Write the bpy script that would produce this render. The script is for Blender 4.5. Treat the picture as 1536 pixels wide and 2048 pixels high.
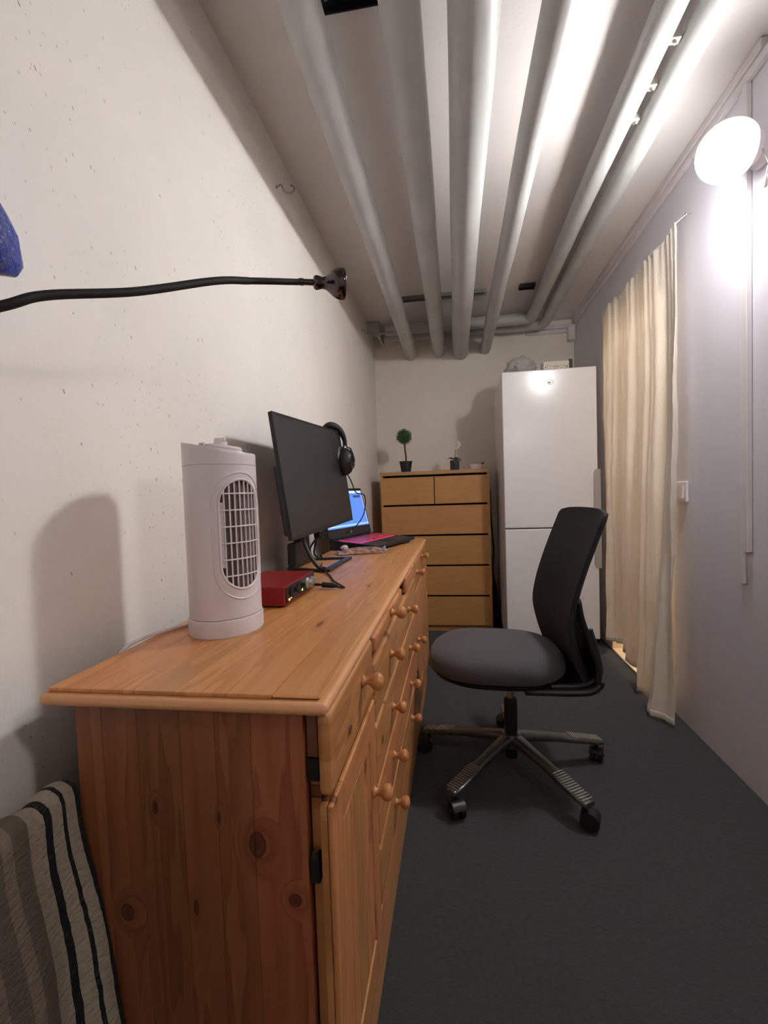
import bpy, bmesh, math, random
from mathutils import Vector, Matrix, noise as mnoise
from math import sin, cos, pi, radians, sqrt

random.seed(7)
for o in list(bpy.data.objects):
    bpy.data.objects.remove(o)
S = bpy.context.scene
COL = S.collection

# ---------------------------------------------------------------- camera
CAM_H = 1.05
FPX = 940.7
def make_camera():
    yaw, pitch, roll = -.1507802, -.0403643, -.0334983
    cy, sy = cos(yaw), sin(yaw)
    fw = Vector((sy*cos(pitch), cy*cos(pitch), sin(pitch)))
    r = Vector((cy, -sy, 0)); u = r.cross(fw)
    c, s = cos(roll), sin(roll)
    r2 = r*c + u*s; u2 = u*c - r*s
    cd = bpy.data.cameras.new('camera')
    cd.sensor_fit = 'VERTICAL'; cd.sensor_height = 36.0; cd.sensor_width = 27.0
    cd.lens = FPX/2048*36.0
    cd.clip_start = .02
    co = bpy.data.objects.new('camera', cd); COL.objects.link(co)
    m = Matrix((r2, u2, -fw)).transposed().to_4x4()
    m.translation = Vector((0, 0, CAM_H))
    co.matrix_world = m
    S.camera = co
make_camera()

# ---------------------------------------------------------------- world and exposure
w = bpy.data.worlds.new('world'); S.world = w; w.use_nodes = True
w.node_tree.nodes['Background'].inputs['Color'].default_value = (.5, .5, .55, 1)
w.node_tree.nodes['Background'].inputs['Strength'].default_value = .02
S.view_settings.view_transform = 'Standard'
S.view_settings.look = 'None'
S.view_settings.gamma = 1
S.view_settings.use_curve_mapping = False
S.view_settings.exposure = 0.50
S.cycles.max_bounces = 16; S.cycles.diffuse_bounces = 12; S.cycles.glossy_bounces = 4
GLOBE_A = 330.0      # wall lamp in view
PASSAGE = 150.0      # lamp in the passage behind the curtain
GLOBE_B = 80.0      # its twin nearer the camera, outside the frame

# ---------------------------------------------------------------- helpers
def lin(c):
    return tuple(((v/255)/12.92 if v/255 <= .04045 else ((v/255+.055)/1.055)**2.4) for v in c)
def rgba(c): return (*lin(c), 1)

OFF = {}
# the sideboard and what stands on it were drawn for a 0.775 m top; it ends up 0.797 m high and
# correspondingly shorter and shallower, the whole set being scaled about the camera position, written via its near front top corner
SET_ON = False
SET_FROM, SET_TO, SET_K = Vector((-.178, .600, .775)), Vector((-.16376, .552, .797)), .92
def place(p):
    p = Vector(p)
    return SET_TO+(p-SET_FROM)*SET_K if SET_ON else p
def V(*a): return Vector(a)

def thing(name, label, cat, loc, group=None):
    o = bpy.data.objects.new(name, None); COL.objects.link(o)
    o.empty_display_size = .05
    loc = place(loc)
    if SET_ON and cat in ('sideboard',): loc.z = 0
    o.location = loc; OFF[o] = Vector(loc)
    o['label'] = label; o['category'] = cat
    if group: o['group'] = group
    return o

def obj(name, bm, mat, parent=None, smooth=None, loc=None):
    """bm in world coordinates -> one mesh object"""
    if parent is not None:
        off = OFF[parent]
    else:
        off = place(loc) if loc is not None else Vector((0, 0, 0))
    for v in bm.verts: v.co = place(v.co)-off
    bmesh.ops.recalc_face_normals(bm, faces=bm.faces[:])
    me = bpy.data.meshes.new(name)
    bm.to_mesh(me); bm.free()
    if isinstance(mat, (list, tuple)):
        for m in mat: me.materials.append(m)
    else: me.materials.append(mat)
    o = bpy.data.objects.new(name, me); COL.objects.link(o)
    OFF[o] = off.copy()
    if parent is not None: o.parent = parent
    else: o.location = off
    if smooth is not None:
        me.polygons.foreach_set('use_smooth', [True]*len(me.polygons))
        if smooth < 179:
            me.set_sharp_from_angle(angle=radians(smooth))
        if smooth <= 50:
            wn = o.modifiers.new('flat faces', 'WEIGHTED_NORMAL'); wn.keep_sharp = True; wn.weight = 100
    return o

def inst(name, me, at, parent):
    """shared mesh whose origin is its own centre, placed at world point"""
    o = bpy.data.objects.new(name, me); COL.objects.link(o)
    at = place(at)
    o.parent = parent; o.location = at-OFF[parent]; OFF[o] = at
    return o

def tag(o, label, cat, group=None):
    o['label'] = label; o['category'] = cat
    if group: o['group'] = group
    return o
def struct(o): o['kind'] = 'structure'; return o

def NB(): return bmesh.new()

def box(bm, x0, x1, y0, y1, z0, z1, bev=0, seg=2, rot=None, piv=None):
    vs = [bm.verts.new((x, y, z)) for x in (x0, x1) for y in (y0, y1) for z in (z0, z1)]
    f = [(0,1,3,2),(4,6,7,5),(0,4,5,1),(2,3,7,6),(0,2,6,4),(1,5,7,3)]
    fs = [bm.faces.new([vs[i] for i in q]) for q in f]
    if rot is not None:
        p = Vector(piv) if piv is not None else Vector(((x0+x1)/2,(y0+y1)/2,(z0+z1)/2))
        bmesh.ops.rotate(bm, verts=vs, cent=p, matrix=rot)
    if bev > 0:
        es = list({e for fc in fs for e in fc.edges})
        bmesh.ops.bevel(bm, geom=es, offset=bev, segments=seg, profile=.5, affect='EDGES')
    return vs

def tube(bm, pts, rad, n=10, caps=True):
    pts = [Vector(p) for p in pts]
    m = len(pts)
    rads = rad if isinstance(rad, (list, tuple)) else [rad]*m
    t0 = (pts[1]-pts[0]).normalized()
    up = Vector((0,0,1)) if abs(t0.z) < .9 else Vector((1,0,0))
    nrm = t0.cross(up).normalized()
    rings = []
    for i, p in enumerate(pts):
        if i == 0: t = t0
        elif i == m-1: t = (pts[-1]-pts[-2]).normalized()
        else:
            t = ((pts[i+1]-pts[i]).normalized()+(pts[i]-pts[i-1]).normalized())
            t = t.normalized() if t.length > 1e-6 else (pts[i]-pts[i-1]).normalized()
        nrm = (nrm - t*nrm.dot(t))
        nrm = nrm.normalized() if nrm.length > 1e-6 else t.orthogonal().normalized()
        b = t.cross(nrm)
        rings.append([bm.verts.new(p + (nrm*cos(2*pi*k/n)+b*sin(2*pi*k/n))*rads[i]) for k in range(n)])
    for i in range(m-1):
        for k in range(n):
            bm.faces.new((rings[i][k], rings[i][(k+1)%n], rings[i+1][(k+1)%n], rings[i+1][k]))
    if caps:
        bm.faces.new(rings[0][::-1]); bm.faces.new(rings[-1])

def lathe(bm, prof, org, axis=(0,0,1), n=32, sx=1, sy=1):
    """prof: list of (r, h) along axis"""
    a = Vector(axis).normalized()
    if abs(a.z) > .999: e1, e2 = Vector((1,0,0)), Vector((0,1,0))
    else:
        e1 = a.cross(Vector((0,0,1))).normalized(); e2 = a.cross(e1)
    org = Vector(org); rings = []
    for r, h in prof:
        if r < 1e-6: rings.append([bm.verts.new(org+a*h)])
        else: rings.append([bm.verts.new(org+a*h+e1*(r*sx*cos(2*pi*k/n))+e2*(r*sy*sin(2*pi*k/n))) for k in range(n)])
    for A, B in zip(rings, rings[1:]):
        for k in range(n):
            q = [A[k%len(A)], A[(k+1)%len(A)], B[(k+1)%len(B)], B[k%len(B)]]
            q = [v for i, v in enumerate(q) if v not in q[:i]]
            if len(q) > 2: bm.faces.new(q)
    if len(rings[0]) > 1: bm.faces.new(rings[0][::-1])
    if len(rings[-1]) > 1: bm.faces.new(rings[-1])

def prism(bm, pts, d):
    """closed 3-D polygon extruded by vector d"""
    d = Vector(d)
    a = [bm.verts.new(p) for p in pts]; b = [bm.verts.new(Vector(p)+d) for p in pts]
    n = len(a)
    bm.faces.new(a); bm.faces.new(b[::-1])
    for i in range(n): bm.faces.new((a[i], b[i], b[(i+1)%n], a[(i+1)%n]))

def grid(bm, f, nu, nv, closeu=False):
    vs = [[bm.verts.new(f(i/nu, j/nv)) for j in range(nv+1)] for i in range(nu if closeu else nu+1)]
    m = nu if closeu else nu
    for i in range(m):
        for j in range(nv):
            i2 = (i+1) % len(vs)
            bm.faces.new((vs[i][j], vs[i2][j], vs[i2][j+1], vs[i][j+1]))
    return vs

def solid(o, t, offset=0):
    m = o.modifiers.new('thick', 'SOLIDIFY'); m.thickness = t; m.offset = offset
    return o
def bez(pts, n=24):
    """Catmull-Rom through pts"""
    P = [Vector(p) for p in pts]
    P = [P[0]*2-P[1]] + P + [P[-1]*2-P[-2]]
    out = []
    for i in range(1, len(P)-2):
        for k in range(n):
            t = k/n
            a, b, c, d = P[i-1], P[i], P[i+1], P[i+2]
            out.append(.5*((2*b)+(c-a)*t+(2*a-5*b+4*c-d)*t*t+(3*b-a-3*c+d)*t**3))
    out.append(P[-2])
    return out

# ---------------------------------------------------------------- materials
class NT:
    def __init__(s, name):
        s.m = bpy.data.materials.new(name); s.m.use_nodes = True
        s.t = s.m.node_tree; s.b = s.t.nodes['Principled BSDF']
    def n(s, typ, **kw):
        nd = s.t.nodes.new(typ)
        for k, v in kw.items():
            if k.startswith('i_'): nd.inputs[int(k[2:]) if k[2:].isdigit() else k[2:]].default_value = v
            else: setattr(nd, k, v)
        return nd
    def l(s, a, b): s.t.links.new(a, b)
    def ramp(s, src, stops, interp='LINEAR'):
        r = s.n('ShaderNodeValToRGB'); r.color_ramp.interpolation = interp
        e = r.color_ramp.elements
        e[0].position, e[0].color = stops[0][0], stops[0][1]
        e[1].position, e[1].color = stops[-1][0], stops[-1][1]
        for p, c in stops[1:-1]:
            x = e.new(p); x.color = c
        s.l(src, r.inputs[0]); return r.outputs[0]
    def math(s, op, a, b=None, c=None):
        m = s.n('ShaderNodeMath', operation=op)
        for i, x in enumerate((a, b, c)):
            if x is None: continue
            if isinstance(x, (int, float)): m.inputs[i].default_value = x
            else: s.l(x, m.inputs[i])
        return m.outputs[0]
    def mix(s, fac, a, b, blend='MIX'):
        m = s.n('ShaderNodeMix', data_type='RGBA', blend_type=blend)
        for i, x in ((0, fac), (6, a), (7, b)):
            if isinstance(x, (int, float, tuple)): m.inputs[i].default_value = x
            else: s.l(x, m.inputs[i])
        return m.outputs[2]
    def bump(s, h, strength=.3, dist=.01):
        b = s.n('ShaderNodeBump'); b.inputs['Strength'].default_value = strength; b.inputs['Distance'].default_value = dist
        s.l(h, b.inputs['Height']); s.l(b.outputs[0], s.b.inputs['Normal'])
    def noise(s, vec, scale, detail=4, rough=.55):
        x = s.n('ShaderNodeTexNoise'); x.inputs['Scale'].default_value = scale
        x.inputs['Detail'].default_value = detail; x.inputs['Roughness'].default_value = rough
        if vec is not None: s.l(vec, x.inputs['Vector'])
        return x.outputs[0]
    def obj(s):
        return s.n('ShaderNodeTexCoord').outputs['Object']
    def scaled(s, vec, sc, add=None):
        m = s.n('ShaderNodeMapping'); m.inputs['Scale'].default_value = sc
        s.l(vec, m.inputs['Vector'])
        if add is not None: s.l(add, m.inputs['Location'])
        return m.outputs[0]

def plain(name, c, rough=.5, metal=0, var=.06, nscale=12, bump=0, bscale=200, spec=.5, coat=0):
    t = NT(name)
    n = t.noise(t.obj(), nscale, 3)
    c = lin(c)
    a = (*[v*(1-var) for v in c], 1); b = (*[min(1, v*(1+var)) for v in c], 1)
    t.l(t.ramp(n, [(.3, a), (.7, b)]), t.b.inputs['Base Color'])
    t.b.inputs['Roughness'].default_value = rough
    t.b.inputs['Metallic'].default_value = metal
    t.b.inputs['Specular IOR Level'].default_value = spec
    t.b.inputs['Coat Weight'].default_value = coat
    if bump: t.bump(t.noise(t.obj(), bscale, 2), bump, .002)
    return t.m

def emit(name, c, strength):
    t = NT(name)
    t.b.inputs['Base Color'].default_value = rgba(c)
    t.b.inputs['Emission Color'].default_value = rgba(c)
    t.b.inputs['Emission Strength'].default_value = strength
    return t.m

def wood(name, along, across, light, dark, knot, tone=.22, kn=.62, rough=.38, kscale=(6.0, 1.7), grain=60, contrast=1.0, spots=(), huev=.006):
    """along/across: 'X','Y','Z' axes of the grain and of the face"""
    t = NT(name)
    oi = t.n('ShaderNodeObjectInfo')
    sep = t.n('ShaderNodeSeparateXYZ'); t.l(t.obj(), sep.inputs[0])
    rnd = oi.outputs['Random']
    A = t.math('ADD', sep.outputs[along], t.math('MULTIPLY', rnd, 7.3))
    B = t.math('ADD', sep.outputs[across], t.math('MULTIPLY', rnd, 3.1))
    # knots first: they bend the grain
    cv = t.n('ShaderNodeCombineXYZ')
    t.l(t.math('MULTIPLY', B, kscale[0]), cv.inputs[0]); t.l(t.math('MULTIPLY', A, kscale[1]), cv.inputs[1])
    vo = t.n('ShaderNodeTexVoronoi', voronoi_dimensions='2D'); vo.inputs['Scale'].default_value = 1
    t.l(cv.outputs[0], vo.inputs['Vector'])
    cs = t.n('ShaderNodeSeparateXYZ'); t.l(vo.outputs['Color'], cs.inputs[0])
    has = t.math('GREATER_THAN', cs.outputs[0], kn)
    size = t.math('MULTIPLY_ADD', cs.outputs[1], .07, .035)
    d = t.math('DIVIDE', vo.outputs['Distance'], size)
    kmask = t.math('MULTIPLY', t.ramp(d, [(.35, (1,1,1,1)), (.9, (.55,.55,.55,1)), (1.0, (0,0,0,1))]), has)
    halo = t.math('MULTIPLY', t.ramp(t.math('MULTIPLY', d, .3), [(.0, (1,1,1,1)), (1.0, (0,0,0,1))]), has)
    for (sa, sb, sr, el) in spots:
        da = t.math('MULTIPLY', t.math('SUBTRACT', sep.outputs[along], sa), 1/(sr*el)); db = t.math('MULTIPLY', t.math('SUBTRACT', sep.outputs[across], sb), 1/sr)
        q = t.math('SQRT', t.math('ADD', t.math('MULTIPLY', da, da), t.math('MULTIPLY', db, db)))
        kmask = t.math('MAXIMUM', kmask, t.ramp(q, [(.30, (.75,.75,.75,1)), (.62, (.55,.55,.55,1)), (.88, (.95,.95,.95,1)), (1.0, (0,0,0,1))]))
        halo = t.math('MAXIMUM', halo, t.ramp(t.math('MULTIPLY', q, .34), [(0, (1,1,1,1)), (1, (0,0,0,1))]))
    # grain
    gv = t.n('ShaderNodeCombineXYZ')
    t.l(t.math('ADD', t.math('MULTIPLY', B, grain*.18), t.math('MULTIPLY', halo, .9)), gv.inputs[0])
    t.l(t.math('MULTIPLY', A, .9), gv.inputs[1])
    n1 = t.noise(gv.outputs[0], 1.0, 3, .6)
    fv = t.n('ShaderNodeCombineXYZ')
    t.l(t.math('MULTIPLY', B, grain*2.2), fv.inputs[0]); t.l(t.math('MULTIPLY', A, 5), fv.inputs[1])
    n2 = t.noise(fv.outputs[0], 1.0, 4, .65)
    rings = t.math('FRACT', t.math('MULTIPLY', n1, 7.0))
    rings = t.ramp(rings, [(0, (0,0,0,1)), (.75, (.7,.7,.7,1)), (.93, (1,1,1,1)), (1, (.1,.1,.1,1))])
    g = t.math('ADD', t.math('MULTIPLY', rings, .55*contrast), t.math('MULTIPLY', n2, .45))
    col = t.ramp(g, [(.1, rgba(light)), (.95, rgba(dark))])
    dk = tuple(v*.55 for v in lin(dark)); rd = (dk[0]*1.0, dk[1]*.75, dk[2]*.6, 1)
    col = t.mix(t.math('MULTIPLY', halo, .45), col, rd)
    col = t.mix(kmask, col, rgba(knot))
    hs = t.n('ShaderNodeHueSaturation')
    t.l(t.math('MULTIPLY_ADD', rnd, tone*1.6, 1-tone), hs.inputs['Value'])
    t.l(t.math('MULTIPLY_ADD', rnd, -huev*2, .5+huev), hs.inputs['Hue'])
    t.l(col, hs.inputs['Color'])
    t.l(hs.outputs[0], t.b.inputs['Base Color'])
    t.b.inputs['Roughness'].default_value = rough
    t.bump(n2, .12, .002)
    return t.m

def wall_paint(name, c, chips=0.0, ya='Y', patch=.05):
    t = NT(name)
    sep = t.n('ShaderNodeSeparateXYZ'); t.l(t.obj(), sep.inputs[0])
    cc = lin(c)
    n = t.noise(t.obj(), 1.6, 4)
    col = t.ramp(n, [(.3, (*[v*(1-patch) for v in cc], 1)), (.7, (*[min(1, v*(1+patch)) for v in cc], 1))])
    fine = t.noise(t.obj(), 90, 4, .6)
    if chips:
        for sc, th, dens, nsc, seedoff in ((22, .040, .47, 1.3, 0), (60, .070, .53, 2.0, 5)):
            cv = t.n('ShaderNodeCombineXYZ')
            t.l(t.math('ADD', t.math('MULTIPLY', sep.outputs[ya], sc*1.15), t.math('MULTIPLY', sep.outputs['Z'], sc*.4)), cv.inputs[0])
            t.l(t.math('MULTIPLY_ADD', sep.outputs['Z'], sc*.62, seedoff), cv.inputs[1])
            vo = t.n('ShaderNodeTexVoronoi', voronoi_dimensions='2D'); vo.inputs['Scale'].default_value = 1
            t.l(cv.outputs[0], vo.inputs['Vector'])
            cs = t.n('ShaderNodeSeparateXYZ'); t.l(vo.outputs['Color'], cs.inputs[0])
            dot = t.math('LESS_THAN', vo.outputs['Distance'], t.math('MULTIPLY', cs.outputs[1], th*1.5))
            clus = t.math('GREATER_THAN', t.noise(t.scaled(t.obj(), (1, 1, 1)), nsc, 2), dens-.02)
            rn = t.math('GREATER_THAN', cs.outputs[2], .45)
            mk = t.math('MULTIPLY', t.math('MULTIPLY', dot, clus), rn)
            col = t.mix(t.math('MULTIPLY', mk, t.math('MULTIPLY_ADD', cs.outputs[0], .45, .15)), col, rgba((104, 92, 78)))
    t.l(col, t.b.inputs['Base Color'])
    t.b.inputs['Roughness'].default_value = .55
    t.b.inputs['Specular IOR Level'].default_value = .3
    t.bump(t.math('ADD', fine, t.math('MULTIPLY', t.noise(t.obj(), 22, 3), 1.5)), .10, .006)
    return t.m

M = {}
M['wall_left'] = wall_paint('left wall paint', (238, 233, 227), chips=1)
M['wall_back'] = wall_paint('back wall paint', (236, 229, 219), ya='X')
M['wall_right'] = wall_paint('right wall paint', (214, 212, 220), patch=.03)
M['ceiling'] = wall_paint('ceiling paint', (226, 221, 217))
M['pipe'] = plain('grey pipe paint', (180, 180, 178), .45, var=.08, nscale=6, bump=.06, bscale=60)
M['trunk'] = plain('painted trunking', (220, 215, 217), .5, var=.03)
M['door'] = plain('cream door paint', (232, 214, 184), .5, var=.03)
t = NT('charcoal carpet')
n1 = t.noise(t.obj(), 420, 3, .8); n2 = t.noise(t.obj(), 5, 4); n3 = t.noise(t.obj(), 70, 3)
t.l(t.mix(t.math('MULTIPLY', t.math('ADD', n1, n3), .5), t.mix(n2, rgba((34, 35, 39)), rgba((50, 51, 56))), rgba((84, 85, 90))), t.b.inputs['Base Color'])
t.b.inputs['Roughness'].default_value = .95; t.b.inputs['Specular IOR Level'].default_value = .1
t.b.inputs['Sheen Weight'].default_value = .15
t.bump(t.math('ADD', n1, n3), .9, .006)
M['carpet'] = t.m
LP, DP, KP = (206, 146, 92), (162, 102, 56), (70, 32, 20)
M['pine_y'] = wood('pine lengthwise', 'Y', 'X', (214, 152, 96), (178, 114, 64), (92, 46, 26), kn=.85, tone=.20, contrast=.85, spots=((.337, -.027, .005, 1.8), (-.30, .127, .005, 3.5), (-.679, .099, .005, 4.5)))
M['pine_edge'] = wood('pine edge', 'Y', 'Z', (206, 150, 100), (180, 120, 74), KP, kn=1.1, tone=.05)
M['pine_edge_x'] = wood('pine end edge', 'X', 'Z', (220, 168, 118), (196, 140, 92), KP, kn=1.1, tone=.04, contrast=.6)
M['pine_side_shaded'] = wood('shaded pine side boards', 'Z', 'X', (156, 96, 62), (118, 64, 38), (60, 26, 18), kn=1.1, tone=.30, contrast=1.0, spots=((.592, .098, .0125, 1.5), (.479, -.098, .011, 1.2), (.521, .147, .009, 1.1), (.625, .045, .0035, 2.6), (.633, -.047, .0045, 2.2), (.497, .006, .004, 3)))  # same pine, darkened in its colour to stand for the side's dim light
M['pine_front_h'] = wood('pine drawer front', 'Y', 'Z', LP, DP, KP, kn=.82, tone=.10, kscale=(5, 2.2), spots=((-.691, .743, .007, 1.4), (-.894, .699, .006, 2.2), (-.562, .596, .008, 1.2), (-.612, .533, .009, 1.3)))
M['pine_front_v'] = wood('pine door', 'Z', 'Y', LP, DP, KP, kn=.85, tone=.10, kscale=(5, 1.8), spots=((.660, -.985, .008, 1.5), (.577, -.785, .007, 2.0)))
M['pine_knob'] = plain('pine knob', (188, 128, 78), .35, var=.15, nscale=40)
M['gap_shade'] = plain('painted recess shade', (26, 18, 14), .8)  # near-black colour stands in for the shade inside gaps and holes
OL, OD = (196, 145, 88), (178, 124, 70)
M['oak_x'] = wood('oak veneer front', 'X', 'Z', OL, OD, (150, 100, 56), kn=1.1, tone=.06, rough=.45, grain=34, contrast=.6)
M['oak_top'] = wood('oak veneer top', 'X', 'Y', (186, 140, 96), (164, 116, 74), (150, 100, 56), kn=1.1, tone=.03, rough=.45, contrast=.6)
M['oak_side'] = wood('oak veneer side', 'Z', 'Y', OL, OD, (150, 100, 56), kn=1.1, tone=.03, rough=.45, contrast=.6)
M['white_gloss'] = plain('white enamel', (236, 234, 235), .20, var=.012, nscale=4, coat=0, spec=.42)
M['white_plastic'] = plain('white plastic', (226, 219, 220), .38, var=.02)
M['fan_white'] = plain('fan plastic', (216, 208, 212), .36, var=.02, nscale=5)
M['fan_dark'] = plain('fan interior', (96, 78, 76), .7)
M['grey_plastic'] = plain('grey handle plastic', (176, 170, 162), .4, var=.04)
M['black_plastic'] = plain('black plastic', (24, 24, 26), .42, var=.1)
M['black_matte'] = plain('black rubber', (15, 15, 16), .65, var=.1)
M['screen_off'] = plain('matte monitor screen', (34, 34, 36), .34, var=.03, nscale=3)
M['red_metal'] = plain('red anodised case', (138, 24, 30), .42, var=.06, nscale=60, metal=.25)
M['chrome'] = plain('dark chrome', (150, 146, 142), .1, metal=1)
M['steel'] = plain('steel', (178, 176, 172), .3, metal=1)
M['alu'] = plain('chair aluminium', (112, 114, 112), .36, metal=.85, var=.05)
M['lamp_head'] = plain('smoked chrome', (92, 85, 82), .08, metal=1)
M['silver'] = plain('silver knob', (190, 188, 190), .3, metal=.8)
t = NT('charcoal chair fabric')
wv = t.noise(t.obj(), 900, 2, .7)
t.l(t.ramp(wv, [(.3, rgba((54, 51, 55))), (.7, rgba((90, 86, 92)))]), t.b.inputs['Base Color'])
t.b.inputs['Roughness'].default_value = .9; t.b.inputs['Sheen Weight'].default_value = .12
t.bump(wv, .35, .001)
M['fabric'] = t.m
t = NT('black chair fabric')
wv = t.noise(t.obj(), 900, 2, .7)
t.l(t.ramp(wv, [(.3, rgba((20, 20, 21))), (.7, rgba((38, 38, 40)))]), t.b.inputs['Base Color'])
t.b.inputs['Roughness'].default_value = .85
t.bump(wv, .3, .001)
M['fabric_black'] = t.m
t = NT('cream curtain cotton')
wv = t.noise(t.scaled(t.obj(), (1, 1, 1)), 700, 2)
cr = t.noise(t.scaled(t.obj(), (1, 1.6, 1)), 14, 5, .6)
t.l(t.ramp(t.noise(t.obj(), 3, 3), [(.3, rgba((236, 228, 214))), (.7, rgba((248, 243, 234)))]), t.b.inputs['Base Color'])
t.b.inputs['Roughness'].default_value = .75; t.b.inputs['Sheen Weight'].default_value = .2
t.b.inputs['Transmission Weight'].default_value = 0
t.bump(t.math('ADD', t.math('MULTIPLY', wv, .12), cr), .55, .012)
tl = t.n('ShaderNodeBsdfTranslucent'); tl.inputs['Color'].default_value = rgba((252, 246, 236))
mx = t.n('ShaderNodeMixShader'); mx.inputs[0].default_value = .28
t.l(t.b.outputs[0], mx.inputs[1]); t.l(tl.outputs[0], mx.inputs[2]); t.l(mx.outputs[0], t.t.nodes['Material Output'].inputs['Surface'])
M['curtain'] = t.m

def globe_mat(name, tint, strength):
    t = NT(name)
    t.b.inputs['Base Color'].default_value = (.9, .9, .9, 1)
    t.b.inputs['Emission Color'].default_value = (*tint, 1)
    # emission shaped by normal: strongest ahead, cut towards wall and ceiling to limit hot spots
    sp = t.n('ShaderNodeSeparateXYZ'); t.l(t.n('ShaderNodeNewGeometry').outputs['Normal'], sp.inputs[0])
    ahead = t.math('MAXIMUM', t.math('SUBTRACT', t.math('MULTIPLY', sp.outputs['X'], -.85), t.math('MULTIPLY', sp.outputs['Z'], .25)), 0)
    up = t.math('MULTIPLY_ADD', t.math('MAXIMUM', sp.outputs['Z'], 0), -1.45, 1)      # upper side dimmed in the emission to keep the ceiling darker
    up = t.math('MAXIMUM', up, .03)
    back = t.math('MAXIMUM', t.math('MULTIPLY_ADD', t.math('MAXIMUM', sp.outputs['X'], 0), -1.7, 1), .03)
    up = t.math('MULTIPLY', up, back)
    t.l(t.math('MULTIPLY', t.math('MULTIPLY_ADD', ahead, strength*.84, strength*.045), up), t.b.inputs['Emission Strength'])
    return t.m
M['globe_a'] = globe_mat('lit opal glass', (.98, .96, .95), GLOBE_A)
M['globe_p'] = emit('lit warm glass', (255, 248, 238), PASSAGE)
M['globe_b'] = globe_mat('lit opal glass warm', (1.0, .93, .88), GLOBE_B)

# ================================================================= ROOM
XL, XR, YB, YF, ZC = -.645, .972, 4.0, -.80, 2.385
def slab(name, x0, x1, y0, y1, z0, z1, m):
    bm = NB(); box(bm, x0, x1, y0, y1, z0, z1)
    return struct(obj(name, bm, m))
slab('floor', XL-.1, 1.85, YF-.1, YB+.1, -.1, 0, M['carpet'])
slab('ceiling', XL-.1, 1.85, YF-.1, YB+.1, ZC, ZC+.1, M['ceiling'])
slab('wall_left', XL-.1, XL, YF-.1, YB+.1, 0, ZC, M['wall_left'])
bm = NB()
OY0, OY1, OZ = 2.285, 3.17, 2.06
box(bm, XR, XR+.1, YF-.1, OY0, 0, ZC); box(bm, XR, XR+.1, OY1, YB+.1, 0, ZC); box(bm, XR, XR+.1, OY0, OY1, OZ, ZC)
struct(obj('wall_right', bm, M['wall_right']))
slab('wall_back', XL, XR, YB, YB+.1, 0, ZC, M['wall_back'])
slab('wall_front', XL, XR, YF-.1, YF, 0, ZC, M['wall_back'])

# doorway behind the curtain, with the lit passage it leads to
slab('wall_passage', 1.75, 1.85, OY0-.4, OY1+.4, 0, ZC, M['wall_back'])
slab('wall_passage', XR+.1, 1.75, OY0-.4, OY0-.3, 0, ZC, M['wall_back'])
slab('wall_passage', XR+.1, 1.75, OY1+.3, OY1+.4, 0, ZC, M['wall_back'])
bm = NB()
box(bm, XR-.004, XR+.104, OY0, OY0+.025, 0, OZ, .003); box(bm, XR-.004, XR+.104, OY1-.025, OY1, 0, OZ, .003); box(bm, XR-.004, XR+.104, OY0+.0255, OY1-.0255, OZ-.025, OZ, .003)
d1 = struct(obj('door_1', bm, M['door'], loc=(XR+.05, 2.73, 0)))
bm = NB(); box(bm, XR-.006, XR+.45, OY0+.0255, OY1-.0255, 0.0005, .012, .003)
obj('threshold', bm, M['door'], d1)
# trunking
def trunking(name, boxes):
    bm = NB()
    for b in boxes: box(bm, *b, .002, 1)
    return struct(obj(name, bm, M['trunk']))
trunking('trim_1', [(.946, XR-.001, 1.63, 3.90, 2.352, 2.384), (.953, XR-.001, 1.60, 3.90, 2.322, 2.350)])
trunking('trim_2', [(.60, .925, 3.972, 3.999, 2.312, 2.342), (.60, .925, 3.979, 3.999, 2.278, 2.310)])
trunking('trim_3', [(.953, XR-.001, 1.716, 1.742, .812, 2.320), (.962, XR-.001, 1.748, 1.772, .70, 2.320)])
trunking('trim_4', [(.946, XR-.001, -.70, 1.585, 2.338, 2.362)])
jb = thing('junction_box', 'small white junction box in the far right corner under the ceiling', 'junction box', (.945, 3.95, 2.20))
bm = NB(); box(bm, .918, XR-.002, 3.925, 3.998, 2.205, 2.325, .004); obj('box_body', bm, M['trunk'], jb)
bm = NB(); box(bm, .926, .966, 3.917, 3.924, 2.225, 2.318, .003); obj('lid', bm, M['trunk'], jb)

# ---------------------------------------------------------------- pipes
def pipe_mesh(path, r):
    bm = NB(); tube(bm, path, r, 28); return bm
def wavy(x, z, y0, y1, k=24):
    return [(x+.0012*sin(y*5.1+x*9), y0+(y1-y0)*i/k, z+.0012*sin(y*3.7+x*5)) for i in range(k+1) for y in [y0+(y1-y0)*i/k]]
PIPES = [(-.330, 2.202, .050, 'leftmost grey ceiling pipe, the one nearest the left wall'),
         (-.098, 2.210, .050, 'second grey ceiling pipe from the left wall'),
         (.075, 2.189, .063, 'thickest grey ceiling pipe running down the middle of the room'),
         (.278, 2.202, .043, 'thin grey ceiling pipe just right of the thickest one')]
for x, z, r, lab in PIPES:
    o = obj('ceiling_pipe', pipe_mesh(wavy(x, z, YF+.005, YB-.002), r), M['pipe'], smooth=40, loc=(x, 2, z))
    tag(o, lab, 'pipe', 'grey pipes under the ceiling')
def elbow(x, z, r, yt, xend, rb):
    p = wavy(x, z, YF+.005, yt-rb)
    for k in range(1, 9):
        a = k/8*pi/2
        p.append((x-rb+rb*cos(a), yt-rb+rb*sin(a), z))
    for k in range(1, 13): p.append((x-rb+(xend-(x-rb))*k/12, yt, z))
    return pipe_mesh(p, r)
o = obj('ceiling_pipe', elbow(.600, 2.318, .042, 3.70, -.50, .06), M['pipe'], smooth=40, loc=(.6, 2, 2.32))
tag(o, 'grey ceiling pipe that turns left, inner one of the two bent pipes', 'pipe', 'grey pipes under the ceiling')
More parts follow.
